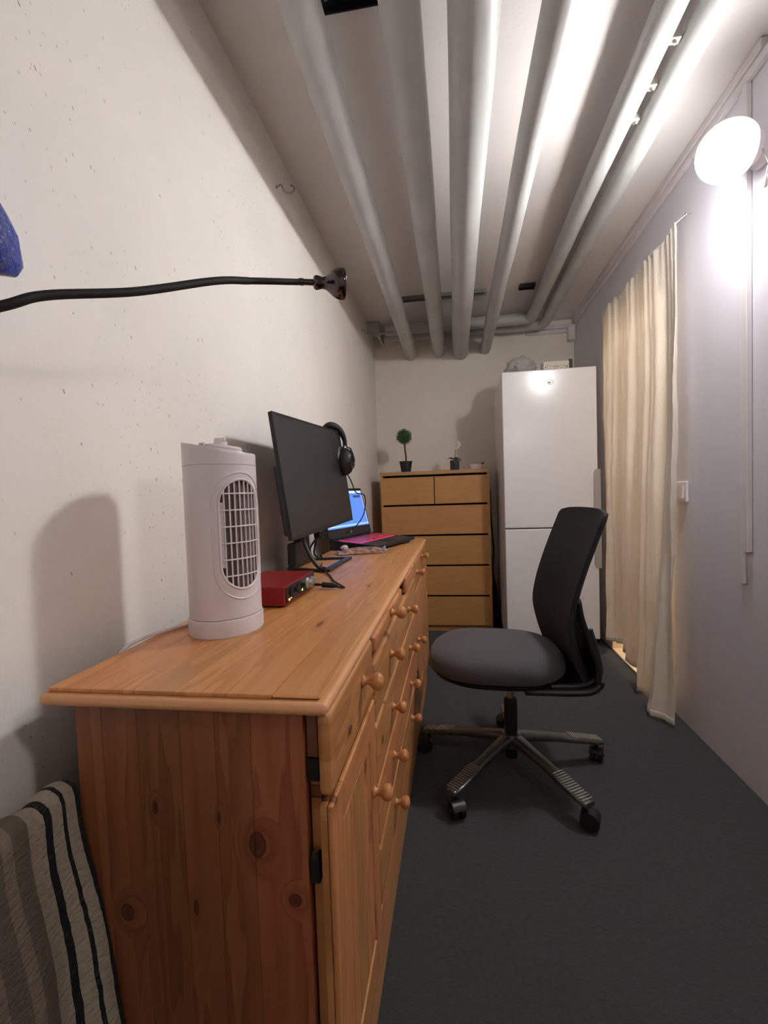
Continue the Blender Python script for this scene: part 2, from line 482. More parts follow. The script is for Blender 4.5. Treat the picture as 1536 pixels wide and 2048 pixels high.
o = obj('ceiling_pipe', elbow(.716, 2.318, .040, 3.86, -.54, .06), M['pipe'], smooth=40, loc=(.716, 2, 2.32))
tag(o, 'rightmost grey ceiling pipe, outer one of the two bent pipes', 'pipe', 'grey pipes under the ceiling')
# clamps between the two bent pipes
M['clamp'] = plain('clamp bracket', (198, 190, 180), .45, metal=.3)
for y, lab in ((1.52, 'pale pipe clamp between the bent pipes, nearest the camera'), (1.68, 'pale pipe clamp between the bent pipes, middle one'),
               (1.82, 'pale pipe clamp between the bent pipes, farthest one')):
    k = thing('pipe_clamp', lab, 'clamp', (.658, y, 2.29), 'clamps between the bent pipes')
    bm = NB(); box(bm, .6435, .6745, y-.013, y+.013, 2.318, 2.384, .003); obj('strap', bm, M['clamp'], k)
    bm = NB(); lathe(bm, [(.006, 0), (.006, .006), (.004, .008)], (.659, y, 2.318), (0, 0, -1), 8); obj('bolt', bm, M['steel'], k)
# end bracket of the bent pipes
br = thing('pipe_end_bracket', 'grey sheet metal bracket holding the bent pipe ends in the left corner', 'bracket', (-.56, 3.78, 2.26))
bm = NB()
prism(bm, [(-.640, 3.66, 2.375), (-.640, 3.66, 2.300), (-.56, 3.66, 2.262), (-.545, 3.66, 2.262), (-.545, 3.66, 2.375)], (0, .004, 0))
box(bm, -.640, -.545, 3.66, 3.94, 2.371, 2.383); box(bm, -.560, -.546, 3.665, 3.94, 2.262, 2.37)
obj('plate', bm, M['pipe'], br)
bm = NB(); box(bm, -.60, -.44, 3.645, 3.655, 2.272, 2.290, .002); obj('strap', bm, M['steel'], br)
# perforated rails on the ceiling
M['rail'] = plain('galvanised rail', (128, 128, 124), .4, metal=.6)
def rail(name, x0, x1, y, wd, lab, dark=False):
    r = thing(name, lab, 'rail', ((x0+x1)/2, y, ZC-.024))
    bm = NB()
    box(bm, x0, x1, y-wd/2, y+wd/2, ZC-.006, ZC-.0005); box(bm, x0, x1, y-wd/2, y-wd/2+.004, ZC-.024, ZC-.006); box(bm, x0, x1, y+wd/2-.004, y+wd/2, ZC-.024, ZC-.006)
    obj('channel', bm, M['rail'] if not dark else M['black_plastic'], r)
    bm = NB(); n = max(2, int((x1-x0)/.03))
    for k in range(n):
        xx = x0+(k+.5)*(x1-x0)/n
        lathe(bm, [(.006, 0), (.006, .001)], (xx, y, ZC-.0062), (0, 0, -1), 10)
    h = obj('slots', bm, M['gap_shade'] if not dark else M['steel'], r); h['kind'] = 'stuff'
rail('mounting_rail', -.345, .245, 3.28, .05, 'long metal mounting rail across the ceiling above the straight pipes')
rail('mounting_rail', .455, .555, 3.26, .05, 'short black perforated plate on the ceiling left of the bent pipes', True)
rail('mounting_rail', -.325, -.12, 1.285, .05, 'black perforated plate on the ceiling at the top of the photo', True)

# ---------------------------------------------------------------- wall lamps
def wall_lamp(y, z, mat, label):
    L = thing('wall_lamp', label, 'lamp', (XR-.002, y, z), 'round wall lamps on the right wall')
    cx = XR-.105; R = .085
    bm = NB(); lathe(bm, [(.058, 0), (.058, .014), (.052, .020), (.046, .024), (.046, .036), (.062, .046), (.064, .050)], (XR-.002, y, z), (-1, 0, 0), 40)
    obj('base', bm, M['white_plastic'], L, 40)
    bm = NB(); prof = []
    for k in range(17):
        a = -.72+(pi/2+.72)*k/16
        prof.append((R*cos(a) if k < 16 else 0, R*sin(a)))
    lathe(bm, prof, (cx, y, z), (-1, 0, 0), 40)
    obj('globe', bm, mat, L, 180)
    bm = NB(); tube(bm, [(XR-.030, y-.040, z-.030), (XR-.034, y-.075, z-.095), (XR-.038, y-.068, z-.128)], .0016, 6)
    obj('pull_cord', bm, M['grey_plastic'], L)
    bm = NB(); lathe(bm, [(.002, 0), (.006, .006), (.0075, .022), (.005, .030)], (XR-.038, y-.068, z-.127), (0, 0, -1), 12)
    obj('pull_knob', bm, M['grey_plastic'], L, 40)
wall_lamp(1.655, 2.075, M['globe_a'], 'lit white globe lamp on the right wall in view')
wall_lamp(.08, 1.74, M['globe_b'], 'lit warm globe lamp on the right wall nearest the camera, out of view')

PL = thing('passage_lamp', 'small warm ceiling lamp in the passage behind the curtain', 'lamp', (1.40, 2.73, ZC))
bm = NB(); lathe(bm, [(.075, 0), (.075, .02), (.06, .03)], (1.40, 2.73, ZC-.001), (0, 0, -1), 28); obj('base', bm, M['white_plastic'], PL, 40)
bm = NB(); lathe(bm, [(.068, .0), (.066, .03), (.045, .055), (0, .066)], (1.40, 2.73, ZC-.0315), (0, 0, -1), 28); obj('globe', bm, M['globe_p'], PL, 180)

# switch
sw = thing('light_switch', 'white rocker light switch on the right wall beside the curtain', 'switch', (XR-.002, 2.187, 1.013))
bm = NB(); box(bm, XR-.013, XR-.001, 2.143, 2.231, .969, 1.057, .005, 3); obj('plate', bm, M['white_plastic'], sw, 40)
bm = NB(); box(bm, XR-.020, XR-.012, 2.160, 2.214, .983, 1.043, .003, 2, Matrix.Rotation(.06, 3, 'Y')); obj('rocker', bm, M['white_plastic'], sw, 40)

# wall hooks on the left wall
def hook(y, z, s, lab):
    h = thing('wall_hook', lab, 'hook', (XL+.002, y, z), 'metal hooks high on the left wall')
    bm = NB(); lathe(bm, [(.006*s, 0), (.006*s, .004)], (XL+.001, y, z), (1, 0, 0), 10); obj('plate', bm, M['steel'], h)
    p = [(XL+.003, y, z), (XL+.02*s, y, z+.004*s)]
    for k in range(9):
        a = pi*(.9-k/8*1.35)
        p.append((XL+.045*s+.020*s*cos(a), y+.004*k*s, z-.004*s-.020*s*sin(a)*1.1))
    bm = NB(); tube(bm, bez(p, 5), .0036*s, 8); obj('prong', bm, M['steel'], h, 60)
hook(1.774, 2.235, 1.0, 'bent metal hook on the left wall above the gooseneck lamp')
hook(3.45, 2.245, .9, 'small metal hook on the left wall near the far corner')

# ================================================================= CURTAIN
cu = thing('curtain', 'cream cotton curtain hung on a string over the doorway on the right wall', 'curtain', (.93, 2.64, .02))
CY0, CY1, CZT = 2.122, 3.145, 2.112
def curtain_pt(u, v, off=0):
    # u 0 near .. 1 far ; v 0 bottom .. 1 top
    sag = .012*sin(pi*u)
    zt = CZT - sag + .004*sin(u*150)
    zb = .022 + .105*max(0, min(1, (u-.33)/.35))*(1-max(0, (u-.72)/.28)**1.5*.55) if u > .33 else .022+.012*(u/.33)
    if u < .20: zb = .018
    z = zb+(zt-zb)*v
    y = CY0+(CY1-CY0)*u
    top = max(0, (v-.80)/.20)
    pleat = .0075*sin(u*2*pi*21+1.2*sin(u*17))*top**1.2
    env = (.35+.65*min(1, (1-v)*2.2))
    fold = (.021*sin(u*2*pi*3.6+.9+1.3*sin(v*1.9)) + .011*sin(u*2*pi*9.3+2.2*v+1.0) + .005*sin(u*2*pi*16+3*v))*env
    wr = .006*mnoise.noise(Vector((u*7, v*9+u*4, 1.3)))*env + .0035*mnoise.noise(Vector((u*18, v*34-u*10, 4.3)))*env
    x = .926-pleat-fold-wr
    # near flap swings out at the bottom
    k = max(0, 1-u/.20)
    low = max(0, (.75-v)/.75)
    x -= (.085*low**1.4)*max(0, min(1, (u-.015)/.07))*max(0, min(1, (.20-u)/.05+.0)) if u < .20 else 0
    x -= .035*low*math.exp(-((u-.27)/.09)**2)
    y += -.012*low*k*0
    x = min(x, .945)
    return Vector((x-off, y, z))
bm = NB(); grid(bm, lambda u, v: curtain_pt(u, v), 220, 110)
c1 = obj('fabric', bm, M['curtain'], cu, 180); solid(c1, .0016)
bm = NB(); grid(bm, lambda u, v: curtain_pt(u, .0+v*.014, .0016), 220, 3)
c2 = obj('hem', bm, M['curtain'], cu, 180); solid(c2, .0012)
bm = NB(); tube(bm, [(XR-.016, CY0-.012, CZT+.022)]+[(curtain_pt(k/24, 1).x, curtain_pt(k/24, 1).y, curtain_pt(k/24, 1).z-.004) for k in range(25)]+[(XR-.016, CY1+.012, CZT+.012)], .002, 6)
obj('string', bm, M['white_plastic'], cu, 60)
for y, z in ((CY0-.012, CZT+.022), (CY1+.012, CZT+.012)):
    bm = NB(); lathe(bm, [(.0016, 0), (.0016, .020), (.005, .021), (.005, .023), (0, .024)], (XR-.001, y, z), (-1, 0, 0), 8); obj('nail', bm, M['steel'], cu)

# ================================================================= FRIDGE
fx0, fx1, fy0 = .316, .892, 3.13
fr = thing('fridge_freezer', 'tall white fridge freezer against the back wall beside the curtain', 'fridge', ((fx0+fx1)/2, 3.45, 0))
bm = NB(); box(bm, fx0+.002, fx1-.002, fy0+.062, 3.735, .05, 1.785, .006); obj('cabinet', bm, M['white_gloss'], fr, 40)
bm = NB(); box(bm, fx0, fx1, fy0, fy0+.055, .793, 1.797, .007, 3); du = obj('upper_door', bm, M['white_gloss'], fr, 40)
bm = NB(); box(bm, fx0, fx1, fy0, fy0+.055, .072, .786, .007, 3); dl = obj('lower_door', bm, M['white_gloss'], fr, 40)
bm = NB(); box(bm, fx0+.004, fx1-.004, fy0+.055, fy0+.0625, .08, 1.78); obj('door_gasket', bm, M['grey_plastic'], fr)
bm = NB(); box(bm, fx0+.012, fx1-.012, fy0+.04, 3.70, .008, .07); obj('plinth', bm, M['black_plastic'], fr)
for xx in (fx0+.05, fx1-.05):
    bm = NB(); lathe(bm, [(.02, 0), (.02, .01)], (xx, fy0+.1, 0), (0, 0, 1), 12); obj('foot', bm, M['black_plastic'], fr)
def handle(z0, z1, par):
    bm = NB()
    zs = z1-z0
    prism(bm, [(fx1-.028, fy0-.012, z0+.02), (fx1-.018, fy0-.016, z0), (fx1+.012, fy0-.016, z0), (fx1+.012, fy0-.016, z1), (fx1-.018, fy0-.016, z1), (fx1-.028, fy0-.012, z1-.03)], (0, .045, 0))
    bmesh.ops.bevel(bm, geom=bm.edges[:], offset=.003, segments=2, affect='EDGES')
    obj('handle', bm, M['grey_plastic'], par, 40)['label'] = 'grey side handle'
handle(.80, 1.155, du); handle(.53, .778, dl)
bm = NB()
pp = [(.585+.0, fy0-.002, 1.728), (.612, fy0-.002, 1.729)]
for k in range(9):
    a = pi/2-pi*k/8*.95
    pp.append((.612+.022*cos(a), fy0-.002, 1.714+.0145*sin(a)))
pp += [(.600, fy0-.002, 1.702)]
tube(bm, pp, .0017, 6); obj('emblem', bm, M['silver'], du, 60)
bm = NB(); lathe(bm, [(.010, 0), (.010, .0012), (.008, .0018)], (.608, fy0, 1.713), (0, -1, 0), 16, sx=1.15, sy=.7); obj('emblem', bm, M['grey_plastic'], du, 60)

# things on the fridge
t = NT('clear crumpled plastic')
t.b.inputs['Base Color'].default_value = (.55, .54, .52, 1)
t.b.inputs['Roughness'].default_value = .12
t.b.inputs['Alpha'].default_value = .62
t.b.inputs['Specular IOR Level'].default_value = .9
t.bump(t.noise(t.obj(), 38, 4, .7), .9, .02)
M['clear_bag'] = t.m
pb = thing('plastic_bag', 'crumpled clear plastic bag lying on top of the fridge', 'bag', (.455, 3.30, 1.797))
def blob(c, rx, ry, rz, amp, sc, seed, flat=True, n=40, m=24):
    bm = NB(); c = Vector(c)
    def f(u, v):
        th = 2*pi*u; ph = pi*(v-.5)*.9999
        d = Vector((cos(ph)*cos(th), cos(ph)*sin(th), sin(ph)))
        k = 1+amp*mnoise.noise(d*sc+Vector((seed, 0, 0)))+amp*.6*abs(mnoise.noise(d*sc*2.3+Vector((0, seed, 0))))
        p = Vector((d.x*rx*k, d.y*ry*k, d.z*rz*k))+c
        if flat and p.z < c.z-rz*.75: p.z = c.z-rz*.75
        return p
    grid(bm, f, n, m, True)
    bmesh.ops.remove_doubles(bm, verts=bm.verts[:], dist=1e-5)
    return bm
obj('film', blob((.455, 3.30, 1.852), .092, .075, .070, .35, 2.2, 3), M['clear_bag'], pb, 50)
M['bag_dark'] = plain('dark bag contents', (40, 34, 33), .5)
M['bag_silver'] = plain('silver bag contents', (190, 184, 176), .35, metal=.4)
bm = NB(); box(bm, .40, .428, 3.265, 3.31, 1.800, 1.868, .008, 2, Matrix.Rotation(.35, 3, 'Y')); obj('content', bm, M['bag_dark'], pb, 40)
bm = NB(); lathe(bm, [(.03, 0), (.034, .008), (.034, .04), (.028, .048)], (.472, 3.285, 1.802), (0, 0, 1), 20); obj('content', bm, M['bag_silver'], pb, 40)
t = NT('printed carton')
sep = t.n('ShaderNodeSeparateXYZ'); t.l(t.obj(), sep.inputs[0])
vo = t.noise(t.scaled(t.obj(), (90, 20, 160)), 1.0, 2)
msk = t.math('MULTIPLY', t.math('GREATER_THAN', vo, .60), t.math('LESS_THAN', t.math('ABSOLUTE', t.math('SUBTRACT', sep.outputs['Z'], .036)), .014))
t.l(t.mix(msk, rgba((214, 205, 190)), rgba((96, 86, 80))), t.b.inputs['Base Color'])
t.b.inputs['Roughness'].default_value = .5
M['carton'] = t.m
R5 = Matrix.Rotation(radians(3), 3, 'Z')
cb = thing('carton', 'small white printed carton with a dark end on top of the fridge', 'box', (.68, 3.26, 1.7975))
bm = NB(); box(bm, .588, .752, 3.225, 3.30, 1.798, 1.868, .003, 2, R5, (.68, 3.26, 1.8)); obj('sleeve', bm, M['carton'], cb, 40)
bm = NB(); box(bm, .7525, .774, 3.228, 3.298, 1.800, 1.878, .004, 2, R5, (.68, 3.26, 1.8)); e = obj('end_cap', bm, M['bag_dark'], cb, 40); e['label'] = 'dark end cap'

# ================================================================= CHEST OF DRAWERS
cx0, cx1, cf, cb_ = -.552, .252, 3.50, 3.985
ch = thing('chest_of_drawers', 'tall oak veneer chest of six drawers against the back wall', 'chest of drawers', ((cx0+cx1)/2, 3.74, 0))
bm = NB(); box(bm, cx0-.004, cx1+.004, cf-.004, cb_, 1.176, 1.202, .0015, 1); obj('top', bm, M['oak_top'], ch)
for x in (cx0, cx1-.018):
    bm = NB(); box(bm, x, x+.018, cf+.004, cb_-.002, .0, 1.1755, .001, 1); obj('side_panel', bm, M['oak_side'], ch)
bm = NB(); box(bm, cx0+.0185, cx1-.0185, cf+.05, cb_-.004, .045, 1.175); obj('carcass', bm, M['gap_shade'], ch)
bm = NB(); box(bm, cx0+.0185, cx1-.0185, cf+.025, cf+.045, .0, .044); obj('plinth', bm, M['oak_x'], ch)
def drawer(x0, x1, z0, z1):
    bm = NB(); box(bm, x0, x1, cf, cf+.018, z0, z1, .0012, 1); return obj('drawer', bm, M['oak_x'], ch)
mid = (cx0+cx1)/2
rows = [.957, .731, .504, .276, .049]
drawer(cx0+.001, mid-.003, .957, 1.160); drawer(mid+.003, cx1-.001, .957, 1.160)
for k in range(4):
    drawer(cx0+.001, cx1-.001, rows[k+1], rows[k]-.014)
CT = 1.202
# topiary
M['pot_black'] = plain('black pot', (26, 26, 28), .55, var=.05)
M['soil'] = plain('dark soil', (40, 32, 26), .95, var=.3, nscale=80)
M['stem'] = plain('brown stem', (98, 66, 42), .8, var=.25, nscale=60)
M['leaf'] = plain('boxwood leaf', (52, 84, 42), .55, var=.45, nscale=40)
M['leaf_dark'] = plain('orchid leaf', (56, 72, 66), .4, var=.2, nscale=30)
tx, ty = -.365, 3.60
tp = thing('topiary_plant', 'small artificial ball topiary in a black pot on the chest of drawers', 'plant', (tx, ty, CT))
bm = NB(); lathe(bm, [(.034, 0), (.036, .002), (.047, .074), (.050, .075), (.050, .084), (.045, .084), (.044, .072), (0, .072)], (tx, ty, CT), n=28); obj('pot', bm, M['pot_black'], tp, 40)
bm = NB(); lathe(bm, [(.0435, .0725), (.03, .078), (0, .080)], (tx, ty, CT), n=20); obj('soil', bm, M['soil'], tp, 60)
bm = NB(); tube(bm, bez([(tx+.002, ty, CT+.07), (tx+.002, ty, CT+.12), (tx-.003, ty, CT+.17), (tx-.006, ty, CT+.24)], 6), [.0065]*18+[.005], 8); obj('stem', bm, M['stem'], tp, 60)
bm = NB(); rl = random.Random(3)
bc = Vector((tx-.008, ty, CT+.272))
bmesh.ops.create_icosphere(bm, subdivisions=2, radius=.048, matrix=Matrix.Translation(bc))
for k in range(1300):
    th = rl.uniform(0, 2*pi); zz = rl.uniform(-1, 1); rr = sqrt(1-zz*zz)
    d = Vector((rr*cos(th), rr*sin(th), zz))
    p = bc+d*rl.uniform(.046, .060)
    a = d.orthogonal().normalized(); a = (Matrix.Rotation(rl.uniform(0, 6.28), 3, d) @ a + d*rl.uniform(-.2, .9)).normalized()
    b = a.cross(d).normalized()
    l, wd = rl.uniform(.008, .012), rl.uniform(.004, .006)
    vs = [bm.verts.new(p), bm.verts.new(p+a*l*.5+b*wd*.5), bm.verts.new(p+a*l), bm.verts.new(p+a*l*.5-b*wd*.5)]
    bm.faces.new(vs)
f = obj('foliage', bm, M['leaf'], tp); f['kind'] = 'stuff'
# orchid
ox, oy = .004, 3.60
orc = thing('orchid_plant', 'small artificial orchid with pale flowers in a square black pot', 'plant', (ox, oy, CT))
bm = NB(); box(bm, ox-.034, ox+.034, oy-.034, oy+.034, CT, CT+.072, .003); obj('pot', bm, M['pot_black'], orc, 40)
bm = NB(); box(bm, ox-.030, ox+.030, oy-.030, oy+.030, CT+.0722, CT+.075); obj('soil', bm, M['soil'], orc)
def leaf(bm, base, d, L, W, droop):
    base = Vector(base); d = Vector(d).normalized(); s = d.cross(Vector((0, 0, 1))).normalized()
    def f(u, v):
        x = u*L; wv = W*sin(pi*min(1, u*.92+.06))**.7*(v-.5)
        return base+d*x+s*wv+Vector((0, 0, .022*sin(u*2.2)-droop*u*u+abs(v-.5)*.008))
    grid(bm, f, 8, 4)
for dr, L, W, dp in (((1, -.7, 0), .055, .032, .030), ((-1, -.3, 0), .052, .028, .010), ((.2, -1, 0), .05, .04, .062), ((.5, .8, 0), .05, .03, .0), ((-.6, .7, 0), .045, .03, .01)):
    bm = NB(); leaf(bm, (ox, oy, CT+.076), dr, L, W, dp); solid(obj('leaf', bm, M['leaf_dark'], orc, 180), .001)
sp = bez([(ox, oy, CT+.074), (ox+.004, oy, CT+.12), (ox+.010, oy-.004, CT+.165), (ox+.022, oy-.01, CT+.20), (ox+.04, oy-.015, CT+.212)], 6)
bm = NB(); tube(bm, sp, .0022, 6); obj('stem', bm, M['stem'], orc, 60)
M['petal'] = plain('pale petal', (226, 206, 204), .6, var=.06)
for q in ((-.008, -.006, .175), (.010, -.012, .198), (.030, -.016, .185), (.034, -.02, .205), (.044, -.018, .190), (.032, -.02, .172), (.014, -.01, .168)):
    c = Vector((ox+q[0], oy+q[1], CT+q[2])); bm = NB()
    for k in range(5):
        a = 2*pi*k/5+q[0]*90; d = Vector((cos(a), -.35, sin(a)))*.013
        s = Vector((-sin(a), 0, cos(a)))*.006
        vs = [bm.verts.new(c), bm.verts.new(c+d*.6+s), bm.verts.new(c+d), bm.verts.new(c+d*.6-s)]
        bm.faces.new(vs)
    solid(obj('flower', bm, M['petal'], orc), .0008)
# white dish
wd_ = thing('white_dish', 'low round white dish at the right end of the chest of drawers', 'dish', (.172, 3.62, CT))
bm = NB(); lathe(bm, [(.042, 0), (.048, .004), (.056, .036), (.058, .040), (.054, .040), (.046, .010), (0, .008)], (.166, 3.62, CT), n=32); obj('bowl', bm, M['white_plastic'], wd_, 50)
bm = NB(); tube(bm, [(.150, 3.62, CT+.0122), (.205, 3.60, CT+.044), (.222, 3.595, CT+.050)], .004, 8); obj('stub', bm, M['bag_dark'], wd_, 60)

# cord and black bag in the gap
bm = NB(); tube(bm, bez([(.268, 3.97, 1.14), (.272, 3.93, 1.10), (.280, 3.86, 1.02), (.276, 3.82, .90), (.282, 3.80, .72), (.292, 3.80, .58), (.282, 3.80, .42), (.290, 3.80, .30)], 8), .006, 8)
tag(obj('power_cord', bm, M['black_matte'], smooth=60, loc=(.27, 3.86, .3)), 'black cord hanging in the gap between chest and fridge', 'cord')
bgp = blob((.2835, 3.66, .155), .024, .12, .19, .10, 3.0, 9)
for v_ in bgp.verts: v_.co.x = min(.308, max(.259, v_.co.x)); v_.co.z = max(.001, v_.co.z)
tag(obj('black_bag', bgp, M['black_plastic'], smooth=60, loc=(.28, 3.66, 0)), 'black bag on the floor in the gap between chest and fridge', 'bag')

# ================================================================= DRESSER
SET_ON = True
GZ = SET_FROM.z-SET_TO.z/SET_K      # floor level in the set's own measure
TZ = .775
DX0, DX1, DY0, DY1 = -.622, -.178, .600, 2.800
dr = thing('pine_dresser', 'long lacquered pine sideboard with drawers and round knobs along the left wall', 'sideboard', (-.40, 1.70, 0))
bm = NB(); box(bm, DX0, DX1, DY0, DY1, .750, .7685, .008, 3); top = obj('top', bm, M['pine_edge_x'], dr, 50)
rb = random.Random(11)
nb = 6; bw = (DX1-DX0-.022)/nb
for k in range(nb):
    x0 = DX0+.010+k*bw
    cuts = [DY0+.011]+sorted(rb.uniform(DY0+.3, DY1-.3) for _ in range(2))+[DY1-.011]
    if k in (1, 4): cuts = [cuts[0], cuts[1], cuts[-1]]
    if k == nb-1: cuts = [cuts[0], cuts[-1]]
    for a, b in zip(cuts, cuts[1:]):
        bm = NB(); box(bm, x0, x0+bw-.0002, a, b-.0002, .7687, TZ, .0010 if k < nb-1 else .003, 1)
        obj('board', bm, M['pine_y'], top, 50)
# near side panel of glued boards
bm = NB(); box(bm, -.574, -.219, .634, .6395, GZ, .7495); sp_ = obj('side_panel', bm, M['pine_side_shaded'], dr)
xs = [-.5755, -.532, -.474, -.406, -.352, -.297, -.2185]
for a, b in zip(xs, xs[1:]):
    bm = NB(); box(bm, a, b-.0002, .618, .6335, GZ, .7495, .0008, 1); obj('board', bm, M['pine_side_shaded'], sp_)
bm = NB(); box(bm, -.574, -.219, 2.765, 2.785, GZ, .7495); obj('side_panel', bm, M['pine_side_shaded'], dr)
bm = NB(); box(bm, -.570, -.262, .640, 2.764, .085, .7495); obj('carcass', bm, M['gap_shade'], dr)
# front frame posts
for y0, y1 in ((.634, .668), (.942, .972), (1.968, 2.000), (2.745, 2.785)):
    bm = NB(); box(bm, -.2165, -.1995, y0, y1, .075, .7495, .001, 1); obj('post', bm, M['pine_front_v'], dr)
bm = NB(); box(bm, -.2155, -.200, .622, .6338, .648, .680); obj('slot', bm, M['gap_shade'], dr)  # solid dark block drawn in place of a shaded hole
bm = NB(); box(bm, -.2165, -.200, .625, .6338, .681, .7492, .001, 1); obj('post', bm, M['pine_side_shaded'], dr)
for z in (.53, .21):
    bm = NB(); box(bm, -.216, -.202, .618, .633, z-.028, z+.012, .002); h = obj('hinge', bm, M['black_plastic'], dr)
    bm = NB(); lathe(bm, [(.0045, 0), (.0045, .012)], (-.207, .6175, z+.010), (0, 0, 1), 10); obj('hinge_pin', bm, M['chrome'], h, 60)
# plinth
bm = NB(); box(bm, -.225, -.1957, .615, 2.790, GZ, .074, .004, 2); obj('plinth', bm, M['pine_edge'], dr, 50)
bm = NB(); box(bm, -.570, -.2255, .64, 2.76, GZ, .084); obj('base_board', bm, M['gap_shade'], dr)
# knob
kb = NB(); lathe(kb, [(r_*.92, h_*.92) for r_, h_ in [(.011, 0), (.012, .003), (.0075, .007), (.0065, .012), (.009, .017), (.0145, .022), (.0165, .029), (.015, .035), (.009, .0395), (0, .041)]], (0, 0, 0), (1, 0, 0), 18)
KM = bpy.data.meshes.new('knob'); kb.to_mesh(KM); kb.free(); KM.materials.append(M['pine_knob'])
KM.polygons.foreach_set('use_smooth', [True]*len(KM.polygons))
FX = DX1
def front(name, y0, y1, z0, z1, mat, knobs, dx=0, par=dr, th=.0195):
    bm = NB(); box(bm, FX-th+dx, FX+dx, y0, y1, z0, z1, .0075, 2)
    o = obj(name, bm, mat, par, 50)
    for ky, kz in knobs: inst('knob', KM, (FX+dx-.0005, ky, kz), o)
    return o
def door(y0, y1, z0, z1, knobs):
    bm = NB(); box(bm, FX-.0185, FX-.009, y0, y1, z0, z1); o = obj('door', bm, M['pine_front_v'], dr)
    sw_ = .058
    for a, b in ((y0, y0+sw_), (y1-sw_, y1)):
        bm = NB(); box(bm, FX-.0088, FX, a, b, z0, z1, .003, 2); obj('stile', bm, M['pine_front_v'], o, 50)
    for a, b in ((z0, z0+sw_+.016), (z1-sw_, z1)):
        bm = NB(); box(bm, FX-.0088, FX, y0+sw_+.0003, y1-sw_-.0003, a, b, .003, 2); obj('rail', bm, M['pine_front_h'], o, 50)
    n = max(3, int((y1-y0-2*sw_)/.075))
    pw = (y1-y0-2*sw_-.012)/n
    for k in range(n):
        a = y0+sw_+.006+k*pw
        bm = NB(); box(bm, FX-.0088, FX-.0025, a, a+pw-.0003, z0+sw_+.022, z1-sw_-.006, .0008, 1); obj('panel_board', bm, M['pine_front_v'], o)
    for ky, kz in knobs: inst('knob', KM, (FX-.0005, ky, kz), o)
    return o
front('drawer', .612, .952, .632, .7485, M['pine_front_h'], [(.835, .706)])
door(.612, .952, .080, .620, [(.905, .452)])
# middle bank
bm = NB()
front('drawer', .966, 1.470, .712, .7485, M['pine_front_h'], [(1.205, .738)], dx=.004)
front('drawer', 1.640, 1.975, .692, .7485, M['pine_front_h'], [])
z = .688
for k, kz in enumerate((.632, .492, .362, .236)):
    front('drawer', .966, 1.975, .688-.1345*(k+1)+.005, .688-.1345*k, M['pine_front_h'], [(1.195, kz), (1.66, kz)])
bm = NB(); box(bm, FX-.0195, FX-.003, .966, 1.975, .080, .146, .003, 2); obj('base_rail', bm, M['pine_front_h'], dr, 50)
front('drawer', 1.992, 2.782, .632, .7485, M['pine_front_h'], [(2.06, .698), (2.38, .725)])
door(1.992, 2.386, .080, .620, [(2.04, .402)])
door(2.390, 2.782, .080, .620, [])

# ================================================================= TOWER FAN
fc = Vector((-.485, .927, TZ)); FRX, FRY = .0715, .083
fan = thing('tower_fan', 'white tower fan standing on the near end of the pine sideboard', 'fan', fc)
fdir = radians(-28)     # facing direction of the grille
GZ0, GZ1, GHW = TZ+.093, TZ+.312, radians(36)
def topz(x, y):
    return TZ+.376-.19*(x-fc.x)
def fan_pt(a, z, k=1.0):
    return Vector((fc.x+FRX*k*cos(a), fc.y+FRY*k*sin(a), z))
def in_stadium(a, z, m=1.0, pad=0):
    da = (a-fdir+pi) % (2*pi)-pi
    hw = GHW+pad/.076
    rad = hw*.076*1.05
    z0, z1 = GZ0+rad-pad, GZ1-rad+pad
    dx = da*.076
    dz = 0 if z0 <= z <= z1 else (z-z1 if z > z1 else z0-z)
    return (dx/(hw*.076))**2+(dz/rad)**2 < m
bm = NB(); NA, NZ = 144, 90
vs = {}
for i in range(NA):
    a = 2*pi*i/NA
    for j in range(NZ+1):
        p = fan_pt(a, 0, .985)
        zt = topz(p.x, p.y)
        z = TZ+.036+(zt-TZ-.036)*j/NZ
        vs[i, j] = bm.verts.new(fan_pt(a, z, .985))
for i in range(NA):
    for j in range(NZ):
        ac = 2*pi*(i+.5)/NA; zc = (vs[i, j].co.z+vs[i, j+1].co.z)/2
        if in_stadium(ac, zc): continue
        bm.faces.new((vs[i, j], vs[(i+1)%NA, j], vs[(i+1)%NA, j+1], vs[i, j+1]))
# top rim folded in, with a sunken deck
prev = [vs[i, NZ] for i in range(NA)]
for k, dz in ((.97, .003), (.93, .003), (.90, -.004), (.5, -.004), (.02, -.004)):
    cur = [bm.verts.new(Vector((fc.x+FRX*k*cos(2*pi*i/NA), fc.y+FRY*k*sin(2*pi*i/NA), 0))) for i in range(NA)]
    for v in cur: v.co.z = topz(v.co.x, v.co.y)+dz
    for i in range(NA): bm.faces.new((prev[i], prev[(i+1)%NA], cur[(i+1)%NA], cur[i]))
    prev = cur
bm.faces.new(prev)
obj('housing', bm, M['fan_white'], fan, 50)
bm = NB(); lathe(bm, [(1.0, 0), (1.02, .003), (1.02, .032), (1.0, .0348)], fc, n=72, sx=FRX, sy=FRY); obj('base', bm, M['fan_white'], fan, 40)
bm = NB(); lathe(bm, [(.965, .0348), (.965, .0365)], fc, n=64, sx=FRX, sy=FRY); obj('seam', bm, M['fan_dark'], fan)
bm = NB(); lathe(bm, [(.90, .05), (.90, .33)], fc, n=64, sx=FRX, sy=FRY)
obj('inner_drum', bm, M['fan_dark'], fan, 60)
